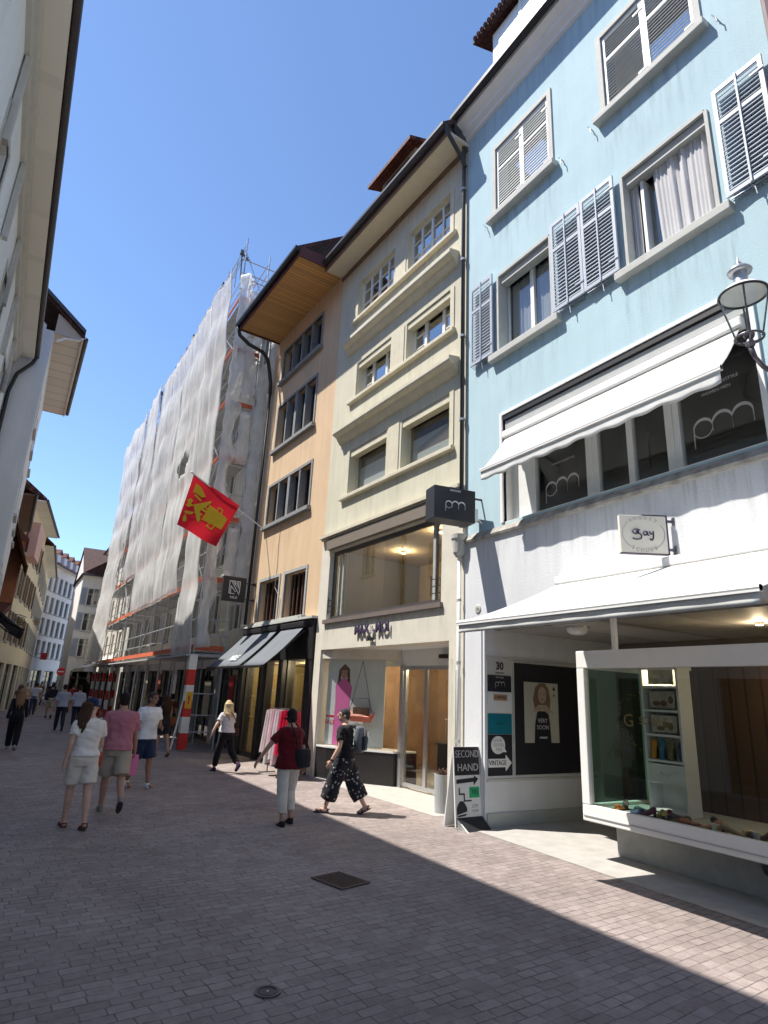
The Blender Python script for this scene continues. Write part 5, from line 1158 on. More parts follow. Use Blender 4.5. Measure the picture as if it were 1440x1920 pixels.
# ================================================================== ground, sky, light, camera
def paving():
    m, nt, out = mat('paving_setts')
    b = nd(nt, 'ShaderNodeBsdfPrincipled'); nt.links.new(b.outputs[0], out.inputs[0])
    tc = nd(nt, 'ShaderNodeTexCoord')
    wob = nd(nt, 'ShaderNodeTexNoise', i_Scale=2.2, i_Detail=3.0); nt.links.new(tc.outputs['Object'], wob.inputs['Vector'])
    ad = nd(nt, 'ShaderNodeVectorMath', operation='MULTIPLY_ADD'); ad.inputs[1].default_value = (.05, .05, 0); nt.links.new(wob.outputs['Color'], ad.inputs[0]); nt.links.new(tc.outputs['Object'], ad.inputs[2])
    mpn = nd(nt, 'ShaderNodeMapping'); mpn.inputs['Rotation'].default_value = (0, 0, rad(-4)); nt.links.new(ad.outputs[0], mpn.inputs[0])
    br = nd(nt, 'ShaderNodeTexBrick'); br.offset = .43; br.squash_frequency = 3; br.squash = .8
    br.inputs['Scale'].default_value = 1; br.inputs['Brick Width'].default_value = .20; br.inputs['Row Height'].default_value = .10; br.inputs['Mortar Size'].default_value = .0065; br.inputs['Mortar Smooth'].default_value = .4; br.inputs['Bias'].default_value = -.1
    br.inputs['Color1'].default_value = (.25, .208, .194, 1); br.inputs['Color2'].default_value = (.32, .272, .256, 1)
    jn = nd(nt, 'ShaderNodeTexNoise', i_Scale=3.5, i_Detail=4.0); nt.links.new(tc.outputs['Object'], jn.inputs['Vector'])
    jr = nd(nt, 'ShaderNodeMapRange'); jr.inputs[1].default_value = .38; jr.inputs[2].default_value = .62; nt.links.new(jn.outputs['Fac'], jr.inputs[0])
    jm = nd(nt, 'ShaderNodeMix', data_type='RGBA'); jm.inputs[6].default_value = (.115, .092, .09, 1); jm.inputs[7].default_value = (.24, .198, .19, 1); nt.links.new(jr.outputs[0], jm.inputs[0]); nt.links.new(jm.outputs[2], br.inputs['Mortar'])
    nt.links.new(mpn.outputs[0], br.inputs[0])
    def noise_mul(last, scale, lo, hi, det=6):
        n = nd(nt, 'ShaderNodeTexNoise', i_Scale=scale, i_Detail=det, i_Roughness=.65); nt.links.new(tc.outputs['Object'], n.inputs['Vector'])
        r_ = nd(nt, 'ShaderNodeMapRange'); r_.inputs[1].default_value = .3; r_.inputs[2].default_value = .7; r_.inputs[3].default_value = lo; r_.inputs[4].default_value = hi; nt.links.new(n.outputs['Fac'], r_.inputs[0])
        x = nd(nt, 'ShaderNodeMix', data_type='RGBA', blend_type='MULTIPLY'); x.inputs[0].default_value = 1; nt.links.new(last, x.inputs[6]); nt.links.new(r_.outputs[0], x.inputs[7]); return x.outputs[2], n
    c, _ = noise_mul(br.outputs[0], .45, .78, 1.18); c, _ = noise_mul(c, 2.3, .86, 1.12); c, _ = noise_mul(c, 14, .85, 1.15); c, n3 = noise_mul(c, 120, .85, 1.15, 2)
    vo = nd(nt, 'ShaderNodeTexVoronoi', i_Scale=1.7); nt.links.new(ad.outputs[0], vo.inputs['Vector'])
    vl = nd(nt, 'ShaderNodeMapRange'); vl.inputs[1].default_value = .018; vl.inputs[2].default_value = .03; vl.inputs[3].default_value = .5; vl.inputs[4].default_value = 1; nt.links.new(vo.outputs['Distance'], vl.inputs[0])
    vm = nd(nt, 'ShaderNodeMix', data_type='RGBA', blend_type='MULTIPLY'); vm.inputs[0].default_value = 1; nt.links.new(c, vm.inputs[6]); nt.links.new(vl.outputs[0], vm.inputs[7]); c = vm.outputs[2]
    nt.links.new(c, b.inputs['Base Color']); b.inputs['Roughness'].default_value = .72; b.inputs['Specular IOR Level'].default_value = .35
    inv_ = nd(nt, 'ShaderNodeMath', operation='SUBTRACT'); inv_.inputs[0].default_value = 1; nt.links.new(br.outputs['Fac'], inv_.inputs[1])
    ma = nd(nt, 'ShaderNodeMath', operation='MULTIPLY_ADD'); ma.inputs[1].default_value = .12; nt.links.new(n3.outputs['Fac'], ma.inputs[0]); nt.links.new(inv_.outputs[0], ma.inputs[2])
    bp = nd(nt, 'ShaderNodeBump', i_Strength=.5, i_Distance=.012); nt.links.new(ma.outputs[0], bp.inputs['Height']); nt.links.new(bp.outputs[0], b.inputs['Normal'])
    return m
pv = paving()
mb = MB(); mb.quad((-600, -600, 0), (600, -600, 0), (600, 900, 0), (-600, 900, 0)); structure(mb.build('road', pv))
conc = basic('concrete_slab', (.40, .38, .355), rough=.8, var=.12, scale=4, bump=.12)
mb = MB(); mb.quad((6.45, 2.0, .004), (10.4, 2.0, .004), (10.4, 8.1, .004), (6.62, 8.1, .004)); structure(mb.build('entrance_slab', conc))
mb = MB(); mb.add([tuple(cream.matrix_basis @ Vector(p)) for p in ((.44, .25, .004), (5.4, .18, .004), (5.4, -3.5, .004), (.44, -3.5, .004))], [(0, 1, 2, 3)]); structure(mb.build('threshold_slab', conc))
mb = MB(); mb.quad((-1.7, -6, .004), (-1.15, -6, .004), (-1.15, 20, .004), (-1.7, 20, .004)); structure(mb.build('pavement', conc))
gr = thing('drain_grate', 'rusty slotted drain grate in the shaded paving', 'drain grate', (3.50, 6.45, .004), rad(14))
gr.scale = (.84, .84, 1)
mb = MB(); mb.box(-.24, .24, -.30, -.27, 0, .012); mb.box(-.24, .24, .27, .30, 0, .012); mb.box(-.24, -.21, -.27, .27, 0, .012); mb.box(.21, .24, -.27, .27, 0, .012)
for k in range(8): mb.box(-.185 + k * .05, -.165 + k * .05, -.27, .27, 0.002, .010)
mb.build('grille', basic('cast_iron', (.10, .065, .055), rough=.7, var=.3, scale=30), gr)
mb = MB(); mb.quad((-.22, -.28, .001), (.22, -.28, .001), (.22, .28, .001), (-.22, .28, .001)); mb.build('pit', basic('drain_dark', (.05, .042, .038), rough=.9, var=.3, scale=20), gr)  # flat dark sheet just below the grille bars
vc = thing('valve_cover', 'small round iron cover with a pale dot set in the paving', 'manhole cover', (1.90, 4.42, .003))
vc.scale = (.7, .7, 1)
mb = MB(); mb.lathe([(.10, 0), (.10, .010), (.085, .012), (.085, .006), (.0, .006)], (0, 0, 0), 28); mb.build('lid', basic('cover_iron', (.07, .065, .075), rough=.6, var=.2, scale=40), vc)
mb = MB(); mb.lathe([(.125, .0), (.125, .008), (.103, .008)], (0, 0, 0), 28, cap=False); mb.build('ring', 'iron', vc)
mb = MB(); mb.lathe([(.012, .008), (.0, .0085)], (0, 0, 0), 12); mb.build('stud', 'white_paint', vc)

W_ = bpy.data.worlds.new('World'); S.world = W_; W_.use_nodes = True
nt = W_.node_tree; nt.nodes.clear()
sky = nt.nodes.new('ShaderNodeTexSky'); sky.sky_type = 'NISHITA'; sky.sun_disc = False
KX, KY = .47, -.33
elev = math.atan2(1, math.hypot(KX, KY)); az = math.atan2(-KX, -KY)   # compass direction of the sun, measured from +y toward +x
sky.sun_elevation = elev; sky.sun_rotation = az; sky.air_density = 1.0; sky.dust_density = .15; sky.ozone_density = 4.6; sky.altitude = 1200
bg = nt.nodes.new('ShaderNodeBackground'); bg.inputs[1].default_value = .12
wo = nt.nodes.new('ShaderNodeOutputWorld'); nt.links.new(sky.outputs[0], bg.inputs[0]); nt.links.new(bg.outputs[0], wo.inputs[0])
sl = bpy.data.lights.new('sun', 'SUN'); sl.energy = 3.9; sl.angle = rad(.5); sl.color = (1, .95, .87)
so = bpy.data.objects.new('sun', sl); COL.objects.link(so); so.rotation_euler = Vector((KX, KY, -1)).to_track_quat('-Z', 'Y').to_euler()

cam = bpy.data.cameras.new('camera'); co = bpy.data.objects.new('camera', cam); COL.objects.link(co)
FPX = 1135.852
cam.sensor_fit = 'VERTICAL'; cam.sensor_height = 36; cam.lens = FPX / 1920 * 36; cam.clip_end = 3000; cam.clip_start = .05
Y_ = Vector((-720, -310, -FPX)).normalized(); Z_ = Vector((173, 3760, -FPX)).normalized(); X_ = Y_.cross(Z_).normalized(); Z_ = X_.cross(Y_)
co.matrix_world = Matrix(((X_.x, X_.y, X_.z, 0), (Y_.x, Y_.y, Y_.z, 0), (Z_.x, Z_.y, Z_.z, 1.92), (0, 0, 0, 1)))
S.camera = co
S.view_settings.view_transform = 'Standard'; S.view_settings.look = 'None'; S.view_settings.gamma = 1; S.view_settings.exposure = 1.08
S.cycles.max_bounces = 8; S.cycles.transparent_max_bounces = 16; S.cycles.caustics_reflective = False; S.cycles.caustics_refractive = False
S.cycles.sample_clamp_indirect = 6
# ================================================================== people
def remesh(mb, voxel, it=3):
    me = bpy.data.meshes.new('body'); me.from_pydata(mb.v, [], mb.f); me.update()
    ob = bpy.data.objects.new('body', me); COL.objects.link(ob)
    r = ob.modifiers.new('r', 'REMESH'); r.mode = 'VOXEL'; r.voxel_size = voxel; r.use_smooth_shade = True
    s_ = ob.modifiers.new('s', 'SMOOTH'); s_.factor = .5; s_.iterations = it
    dg = bpy.context.evaluated_depsgraph_get(); out = bpy.data.meshes.new_from_object(ob.evaluated_get(dg))
    bpy.data.objects.remove(ob); bpy.data.meshes.remove(me)
    out.materials.clear()
    return out

def loft(mb, secs, n=20):
    """closed tube through elliptical sections (centre, x half width, y half depth)"""
    vs = []; fs = []
    for (c, rx, ry) in secs:
        for j in range(n):
            t = 2 * math.pi * j / n
            e = .85
            cx, sx = math.cos(t), math.sin(t)
            vs.append((c[0] + rx * math.copysign(abs(cx) ** e, cx), c[1] + ry * math.copysign(abs(sx) ** e, sx), c[2]))
    for i in range(len(secs) - 1):
        for j in range(n): fs.append((i * n + j, i * n + (j + 1) % n, (i + 1) * n + (j + 1) % n, (i + 1) * n + j))
    fs.append(tuple(range(n - 1, -1, -1))); fs.append(tuple((len(secs) - 1) * n + j for j in range(n)))
    mb.add(vs, fs)

def limb(mb, pts, rs, ball_=True):
    mb.tube(pts, rs, 12)
    if ball_:
        for p, r in zip(pts, rs): mb.ball(tuple(p), r * .995, 12, 8)

def fabric(col, name='clothing', var=.1, pattern=None):
    m = basic(name, col, rough=.85, var=var, scale=5, bump=.5, bscale=9, spec=.15, sheen=.1)
    if pattern:
        nt = m.node_tree; b = [n for n in nt.nodes if n.type == 'BSDF_PRINCIPLED'][0]
        tc = nd(nt, 'ShaderNodeTexCoord'); vo = nd(nt, 'ShaderNodeTexVoronoi', i_Scale=15.0); nt.links.new(tc.outputs['Object'], vo.inputs['Vector'])
        nz = nd(nt, 'ShaderNodeTexNoise', i_Scale=28.0, i_Detail=2.0); nt.links.new(tc.outputs['Object'], nz.inputs['Vector'])
        sm = nd(nt, 'ShaderNodeMath', operation='ADD'); nt.links.new(vo.outputs['Distance'], sm.inputs[0]); nt.links.new(nz.outputs['Fac'], sm.inputs[1])
        lt = nd(nt, 'ShaderNodeMath', operation='LESS_THAN'); lt.inputs[1].default_value = .74; nt.links.new(sm.outputs[0], lt.inputs[0])
        mx = nd(nt, 'ShaderNodeMix', data_type='RGBA'); mx.inputs[6].default_value = rgb(col); mx.inputs[7].default_value = rgb(pattern); nt.links.new(lt.outputs[0], mx.inputs[0]); nt.links.new(mx.outputs[2], b.inputs['Base Color'])
    return m

def wrinkle(me, seed, amp, z0):
    """push the cloth in and out along slanting folds"""
    V = Vector; co = [v.co.copy() for v in me.vertices]; nr = [v.normal.copy() for v in me.vertices]
    for i, v in enumerate(me.vertices):
        c = co[i]
        a = noise.noise(V((c.x * 9 + seed, c.y * 9, c.z * 4.5 + c.x * 5))); b = noise.noise(V((c.x * 4, c.y * 4 + seed, c.z * 13 + 3 * c.x)))
        r = 1 - 2 * abs(a); q = 1 - 2 * abs(b)
        v.co = c + nr[i] * amp * (.55 * r + .55 * q - .35)
SKIN = {}
def skin(tone):
    if tone not in SKIN:
        SKIN[tone] = basic('skin', {0: (.56, .34, .25), 1: (.42, .235, .16), 2: (.30, .16, .10)}[tone], rough=.55, var=.06, scale=9, spec=.35)
    return SKIN[tone]
M['eye'] = basic('eye_dark', (.03, .02, .018), rough=.3); M['lip'] = basic('lip', (.38, .14, .12), rough=.5)

def person(label, loc, rz, H, top, bottom, legs=((18, 6), (-16, 22)), arms=((-14, 9, 14), (14, 9, 18)), female=False, tone=0, sleeve=.55, leg=1.0, loose=.0, shoe=(.03, .03, .03), sole=None, hair='short', haircol=(.03, .02, .015), yaw=0, lean=4, cap=None, hem=.90, wide=1.0, voxel=.0085, sandal=False, group='people walking in the lane', sleeve_w=1.0, fat=1.0, pattern=None, foot=(0, 0), beard=None):
    s = H / 1.72; t = thing('person', label, 'person', loc, rz, group)
    V = Vector; ln_ = rad(lean)
    def sp(x, y, z):   # spine lean about the pelvis
        dz = z - .93
        return V((x, y + dz * math.sin(ln_), .93 + dz * math.cos(ln_)))
    J = {}
    for i, sd in enumerate((-1, 1)):
        a, k = legs[i]; a = rad(a); k = rad(k)
        hip = V((sd * .088 * (1.06 if female else 1), 0, .92)); kn = hip + V((sd * .012, math.sin(a), -math.cos(a))).normalized() * .425
        an = kn + V((0, math.sin(a - k), -math.cos(a - k))) * .405
        fp = rad(foot[i]) if foot[i] else max(-1.1, min(.5, (a - k) * .9)) if (a - k) < -.25 else .0
        J[sd] = [hip, kn, an, fp]
        sh = sp(sd * (.162 if female else .185), -.005, 1.382 if female else 1.388); b, c, e = [rad(q) for q in arms[i]]
        up = V((sd * math.sin(c), math.sin(b) * math.cos(c), -math.cos(b) * math.cos(c))); el = sh + up * .285
        fo = V((-sd * .5 if e > .95 else sd * math.sin(c) * (.55 if e > .5 else .9), math.sin(b + e), -math.cos(b + e))).normalized(); wr = el + fo * .245
        J[sd] += [sh, el, wr, fo]
    def footdir(fp): return V((0, math.cos(fp), math.sin(fp)))
    low = min(min(J[sd][2].z - .075 * math.cos(J[sd][3]), (J[sd][2] + footdir(J[sd][3]) * .15).z - .06) for sd in (-1, 1))
    dz = V((0, 0, -low))
    for sd in (-1, 1):
        for i in (0, 1, 2, 4, 5, 6): J[sd][i] = J[sd][i] + dz
    def T(x, y, z): return sp(x, y, z) + dz
    f = fat; bust = .012 if female else 0
    prof = [(.82, .135, .10, -.005), (.92, .168 if female else .160, .118, -.012), (1.02, .142 if female else .150, .104, -.004), (1.12, .124 if female else .146, .094, 0), (1.26, .142 if female else .166, .112 + bust, .004 + bust), (1.36, .160 if female else .184, .105, -.004), (1.42, .140 if female else .160, .082, -.012), (1.465, .080, .066, -.014)]
    TS = [(z, rx * (f if z < 1.4 else 1), ry * (f if z < 1.4 else 1), y) for z, rx, ry, y in prof]
    # ---- body: one continuous surface
    mb = MB()
    loft(mb, [(T(0, y, z), rx, ry) for z, rx, ry, y in TS] + [(T(0, -.004, 1.50), .056, .058), (T(0, .008, 1.57), .052, .056)])
    HC_ = T(0, .02, 1.62); HM = Matrix.Translation(HC_) @ Matrix.Rotation(rad(yaw), 4, 'Z')
    mb.M = HM
    mb.ball((0, -.008, .008), (.074, .094, .10), 18, 12); mb.ball((0, .025, -.05), (.056, .064, .062), 14, 10); mb.ball((0, .05, -.085), (.028, .03, .022), 10, 6)
    mb.ball((0, .096, -.012), (.013, .022, .026), 10, 8); mb.ball((0, .105, -.026), (.018, .016, .013), 10, 6); mb.ball((0, .082, -.062), (.026, .012, .012), 10, 6); mb.ball((0, .078, .022), (.05, .014, .012), 10, 6)
    for sd in (-1, 1): mb.ball((sd * .076, -.008, -.012), (.012, .022, .032), 10, 8)
    mb.M = None
    near = voxel < .012
    for sd in (-1, 1):
        hip, kn, an, fp, sh, el, wr, fo = J[sd]
        cal = kn.lerp(an, .32) + V((0, -.016, 0))
        limb(mb, [hip, hip.lerp(kn, .5), kn, cal, kn.lerp(an, .75), an], [.088 * f, .074 * f, .055, .056 * (f * .5 + .5), .039, .035])
        d = footdir(fp); heel = an + V((0, -.03, 0)) - d.cross(V((1, 0, 0))) * 0 ; dn = V((0, math.sin(fp), -math.cos(fp)))
        limb(mb, [an + dn * .045 - d * .035, an + dn * .04 + d * .06, an + dn * .052 + d * .15], [.034, .034, .024]); mb.ball(tuple(an + dn * .05 + d * .135), (.042, .04, .026), 12, 8)
        limb(mb, [sh, sh.lerp(el, .45), el, el.lerp(wr, .3), wr], [.052 * (.85 if female else 1), .046 * (.85 if female else 1), .038, .038 * (.9 if female else 1), .026])
        # hand
        n_ = V((-sd, 0, 0)); n_ = (n_ - fo * n_.dot(fo)).normalized(); w = fo.cross(n_); w = w if w.y > 0 or abs(w.y) < .2 and w.z > 0 else -w
        hs = .92 if female else 1.0
        if near:
            limb(mb, [wr, wr + fo * .03 * hs], [.024, .027])
            for q in range(-2, 3): limb(mb, [wr + fo * .02 + w * q * .008, wr + fo * .085 * hs + w * q * .0125], [.014, .0125])
            for q, L in ((-1.5, .060), (-.5, .076), (.5, .080), (1.5, .070)):
                p0 = wr + fo * .085 * hs + w * q * .0185; p1 = p0 + (fo + n_ * .25).normalized() * L * .5 * hs; p2 = p1 + (fo * .8 + n_ * .75).normalized() * L * .5 * hs
                limb(mb, [p0, p1, p2], [.0098, .0092, .0078])
            p0 = wr + fo * .03 + w * .02; p1 = p0 + (fo * .6 + w * .7 + n_ * .35).normalized() * .042; p2 = p1 + (fo * .95 + w * .25 + n_ * .35).normalized() * .034; limb(mb, [p0, p1, p2], [.0135, .0115, .009])
        else:
            limb(mb, [wr, wr + fo * .06, wr + fo * .11 + n_ * .02, wr + fo * .15 + n_ * .04], [.025, .034, .028, .018])
    me = remesh(mb, voxel, 2)
    for m_ in (skin(tone), M['eye'], M['lip'], fabric(beard or haircol, 'brow')): me.materials.append(m_)
    Hi = HM.inverted()
    if near:
        for p in me.polygons:
            q = Hi @ p.center
            if q.y > .055 and abs(q.z) < .1:
                ax = abs(q.x)
                if .016 < ax < .042 and -.004 < q.z < .012: p.material_index = 1
                elif ax < .026 and -.069 < q.z < -.054: p.material_index = 2
                elif .014 < ax < .048 and .022 < q.z < .032: p.material_index = 3
    body = link('body', me, t)
    cv = .011 if near else .02
    # ---- upper garment
    g = .014 + loose; mb = MB()
    secs = [(hem, .165 * f + g + .012, .125 * f + g + .006, -.004)] + [(z, rx + g, ry + g, y) for z, rx, ry, y in TS if z > hem + .04 and z < 1.44] + [(1.458, .098, .074, -.016)]
    if loose > .012: secs = [(z, max(rx, .150 * f + loose) if z < 1.3 else rx, max(ry, .112 * f + loose * .8) if z < 1.3 else ry, y) for z, rx, ry, y in secs]
    loft(mb, [(T(0, y, z), rx, ry) for z, rx, ry, y in secs], 24)
    for sd in (-1, 1):
        hip, kn, an, fp, sh, el, wr, fo = J[sd]
        if sleeve > 0:
            k = min(1, sleeve); e = sh.lerp(el, k); r0 = .062 * (.88 if female else 1) * sleeve_w
            mb.tube([T(sd * .06, -.012, 1.412), T(sd * .12, -.008, 1.402), sh - V((0, 0, .004)), sh.lerp(el, .5 * k), e], [.054, .056, .060, r0 * .95, r0 * 1.02], 14)
            mb.ball(tuple(sh), .060, 14, 10)
            if sleeve > 1: mb.ball(tuple(el), r0 * .9, 12, 8); mb.tube([el, el.lerp(wr, .92)], [r0 * .88, r0 * .66], 14)
        else: mb.ball(tuple(sh - V((sd * .03, 0, 0))), .055, 12, 8)
    me = remesh(mb, cv, 2)
    if near: wrinkle(me, len(label) * 3, .010 + loose * .25, T(0, 0, 1.1).z)
    me.materials.append(fabric(top, 'shirt_cloth')); link('shirt', me, t)
    # ---- trousers, shorts
    mb = MB(); g = .016
    loft(mb, [(T(0, y, z), rx + g * wide, ry + g * wide, ) for z, rx, ry, y in TS if z < 1.0] + [(T(0, -.004, 1.035), .152 * f + g * .6, .108 * f + g * .6)], 24)
    for sd in (-1, 1):
        hip, kn, an, *_ = J[sd]
        if leg <= .5:
            e = hip.lerp(kn, leg * 2); mb.tube([hip + V((0, 0, .05)), hip.lerp(e, .5), e], [.10 * f * wide, .098 * f * wide, .094 * f * wide], 16)
        else:
            e = kn.lerp(an, (leg - .5) * 2); rk = .080 * wide * (f * .5 + .5)
            mb.tube([hip + V((0, 0, .05)), hip.lerp(kn, .5), kn, kn.lerp(e, .5), e], [.10 * f, .087 * wide * f, rk, rk * .96 + (.0 if wide < 1.2 else .02), rk * .78 if wide < 1.2 else rk * 1.02], 16); mb.ball(tuple(kn), rk * .99, 14, 8)
    if wide > 1.4: loft(mb, [(T(0, 0, .58), .05, .08), (T(0, -.01, .74), .14, .12), (T(0, -.01, .9), .17, .13)], 18)
    me = remesh(mb, cv, 2)
    if near: wrinkle(me, len(label) * 7, .007 * min(wide, 1.5), 0)
    me.materials.append(fabric(bottom, 'trouser_cloth', pattern=pattern)); link('trousers' if leg > .5 else 'shorts', me, t)
    # ---- shoes
    for sd in (-1, 1):
        hip, kn, an, fp, *_ = J[sd]; d = footdir(fp); dn = V((0, math.sin(fp), -math.cos(fp)))
        mb = MB(); mb.M = Matrix.Translation(an) @ Matrix.Rotation(fp, 4, 'X')
        if sandal:
            mb.prism([(-.034, -.075), (.034, -.075), (.04, .02), (.048, .12), (.034, .19), (-.02, .195), (-.046, .13), (-.038, .02)], -.090, -.074, axis=2)
            mb.cur = 0
            mb.tube([(.04, .06, -.08), (.036, .065, -.045), (0, .07, -.018), (-.036, .065, -.045), (-.04, .06, -.08)], .011, 6); mb.tube([(.043, .12, -.08), (.036, .125, -.05), (0, .13, -.032), (-.036, .125, -.05), (-.043, .12, -.08)], .011, 6); mb.tube([(.036, -.03, -.07), (.03, -.066, -.03), (-.03, -.066, -.03), (-.036, -.03, -.07)], .008, 6)
            mb.build('shoe', fabric(shoe, 'sandal'), t)
        else:
            loft(mb, [((0, .045, -.088), .042, .125), ((0, .045, -.066), .044, .128), ((0, .03, -.045), .042, .108), ((0, -.005, -.02), .042, .068), ((0, -.02, .012), .042, .05)], 16)
            me = remesh(mb, .010, 2) if near else mb.mesh('shoe', [], True)
            me.materials.clear(); me.materials.append(fabric(shoe, 'shoe_cloth')); me.materials.append(fabric(sole or shoe, 'sole_rubber'))
            Mi = (Matrix.Translation(an) @ Matrix.Rotation(fp, 4, 'X')).inverted()
            for p in me.polygons:
                if (Mi @ p.center).z < -.070: p.material_index = 1
            link('shoe', me, t)
    # ---- hair, cap
    hm = basic('hair', haircol, rough=.75, var=.35, scale=55, bump=.6, bscale=90, spec=.2)
    if hair != 'none':
        mb = MB(); mb.M = HM; vx = .010 if near else .018
        mb.ball((0, -.016, .024), (.084, .100, .098), 18, 12)
        if hair == 'short': mb.ball((0, -.045, -.03), (.072, .066, .065), 14, 10)
        if hair == 'bob': mb.ball((0, -.04, -.03), (.088, .080, .085), 16, 10)
        if hair in ('long', 'wavy'):
            L = .36 if hair == 'long' else .24
            for q in range(7):
                x = (q - 3) * .026; yb = -.06 - .05 * math.cos(x * 16)
                z1 = -.12 - L * (.75 + .25 * math.cos(q * 2.3)) + .05 * abs(x) * 10
                p = [(x, yb, .02), (x * 1.1, yb - .015, -.08), (x * 1.3 + .008 * math.sin(q), yb - .050 * (1 + .3 * math.sin(q * 3)), -.17), (x * 1.15 + .012 * math.cos(q * 2), yb - .085, -.17 + (z1 + .17) * .55), (x * .9 + .02 * math.cos(q * 2), yb - .10, z1)]
                limb(mb, [V(c) for c in p], [.036, .036, .032, .026, .010])
            if hair == 'wavy':
                for q in range(14): mb.ball((.07 * math.sin(q * 2.1), -.075 + .03 * math.cos(q * 1.7), .05 - q * .018), .032, 10, 6)
        me = remesh(mb, vx, 1); bm = bmesh.new(); bm.from_mesh(me)
        kill = [v for v in bm.verts if (lambda q: q.y > .045 and q.z < .062 - .3 * abs(q.x))(Hi @ v.co)]
        bmesh.ops.delete(bm, geom=kill, context='VERTS'); bm.to_mesh(me); bm.free()
        for v in me.vertices:
            q = Hi @ v.co; v.co += V((1, 1, .2)) * .004 * noise.noise(V((q.x * 60, q.y * 60, q.z * 9)))
        me.materials.append(hm); link('hair', me, t)
    if cap:
        mb = MB(); mb.M = HM
        mb.lathe([(.090, -.02), (.091, .02), (.084, .055), (.062, .083), (.03, .098), (.001, .101)], (0, -.010, .028), 22, cap=False)
        mb.M = HM @ Matrix.Translation((0, .07, .012)) @ Matrix.Rotation(rad(-10), 4, 'X')
        mb.prism([(.08 * math.cos(a), .085 * math.sin(a)) for a in [math.pi * i / 14 for i in range(15)]], -.004, .004, axis=2)
        o = mb.build('cap', fabric(cap, 'cap_cloth'), t, smooth=False)
    t.scale = (s, s, s)
    return t, J, T

WH = (.72, .71, .69)
p1, J1, T1 = person('woman in white shirt and white shorts with navy cap and long brown hair', (1.22, 9.98, 0), rad(4), 1.69, (.76, .69, .62), (.72, .63, .53), legs=((10, 3), (-10, 10)), arms=((-22, 12, 30), (10, 10, 22)), female=True, leg=.40, loose=.02, sleeve=.62, sleeve_w=1.3, shoe=(.12, .04, .03), sandal=True, hair='long', haircol=(.07, .035, .02), yaw=-62, cap=(.012, .022, .07), hem=.95, wide=1.12)
p2, J2, T2 = person('man in dusty pink shirt and beige shorts seen from behind', (1.80, 10.95, 0), rad(-3), 1.80, (.43, .16, .19), (.40, .33, .25), legs=((14, 4), (-20, 30)), arms=((-6, 12, 14), (8, 10, 18)), tone=1, leg=.46, loose=.016, sleeve=.75, sleeve_w=1.12, shoe=(.25, .22, .2), sole=(.05, .04, .04), hair='short', haircol=(.018, .012, .01), hem=.90, wide=1.12, fat=1.06)
p3, J3, T3 = person('man in white T-shirt and navy shorts walking toward the viewer', (2.66, 13.25, 0), rad(204), 1.78, (.76, .76, .77), (.025, .035, .075), legs=((12, 6), (-10, 16)), arms=((6, 12, 78), (-4, 12, 20)), tone=2, leg=.46, loose=.016, sleeve=.6, sleeve_w=1.15, shoe=(.72, .72, .72), hair='short', haircol=(.06, .045, .04), yaw=20, hem=.88, wide=1.1, fat=1.06)
p4, J4, T4 = person('woman in black top and black shorts beside the striped scaffold post', (4.25, 18.9, 0), rad(8), 1.66, (.025, .02, .02), (.03, .025, .03), legs=((14, 5), (-14, 20)), female=True, tone=1, leg=.34, sleeve=0, hair='long', haircol=(.05, .025, .015), shoe=(.2, .1, .07), sandal=True)
p5, J5, T5 = person('blonde woman in pale grey shirt and black trousers before the dark shop', (4.92, 15.22, 0), rad(14), 1.67, (.56, .54, .55), (.012, .011, .014), legs=((20, 4), (-20, 34)), arms=((-10, 34, 12), (18, 10, 60)), female=True, leg=.93, loose=.016, sleeve=.62, sleeve_w=1.15, shoe=(.04, .02, .06), hair='wavy', haircol=(.55, .41, .23), hem=.98, yaw=-18)
p6, J6, T6 = person('woman in dark red shirt and cream cropped trousers with arm swung out', (4.02, 9.25, 0), rad(2), 1.66, (.105, .007, .012), (.62, .57, .50), legs=((-5, 5), (14, 26)), arms=((4, 42, 10), (-4, 14, 16)), female=True, tone=1, leg=.86, loose=.022, sleeve=.7, sleeve_w=1.25, shoe=(.02, .02, .02), sole=(.5, .46, .3), hair='bob', haircol=(.02, .012, .010), hem=.84, fat=1.1)
p7, J7, T7 = person('man in black T-shirt and patterned baggy trousers carrying a backpack', (5.28, 9.80, 0), rad(48), 1.70, (.012, .012, .014), (.016, .016, .022), legs=((22, 5), (-20, 12)), arms=((6, 8, 22), (4, 8, 20)), leg=.84, loose=.014, sleeve=.6, sleeve_w=1.1, shoe=(.05, .03, .05), sandal=True, hair='short', haircol=(.05, .045, .045), hem=.93, wide=1.62, pattern=(.30, .29, .28), yaw=20, fat=1.04, beard=(.1, .08, .07))
p8, J8, T8 = person('woman all in black with long light brown hair near the house wall', (.62, 20.9, 0), rad(-4), 1.66, (.018, .016, .02), (.012, .012, .016), female=True, leg=.98, sleeve=1.5, hair='long', haircol=(.24, .14, .08), shoe=(.3, .3, .3), wide=1.15, legs=((14, 4), (-14, 14)))
fv = dict(voxel=.015)
person('man in grey blue shirt and dark trousers walking down the lane', (2.35, 28.6, 0), 0, 1.80, (.40, .42, .48), (.03, .03, .045), leg=.98, loose=.03, sleeve=.9, sleeve_w=1.2, **fv)
person('man in light blue shirt walking alongside a grey shirted companion', (3.02, 29.6, 0), rad(-3), 1.76, (.44, .47, .54), (.025, .025, .04), leg=.98, loose=.03, sleeve=.9, sleeve_w=1.2, legs=((-14, 18), (16, 5)), **fv)
person('man in dark jacket and beige shorts farther down the lane', (2.50, 37.5, 0), 0, 1.78, (.03, .03, .04), (.50, .42, .32), leg=.46, sleeve=1.5, **fv)
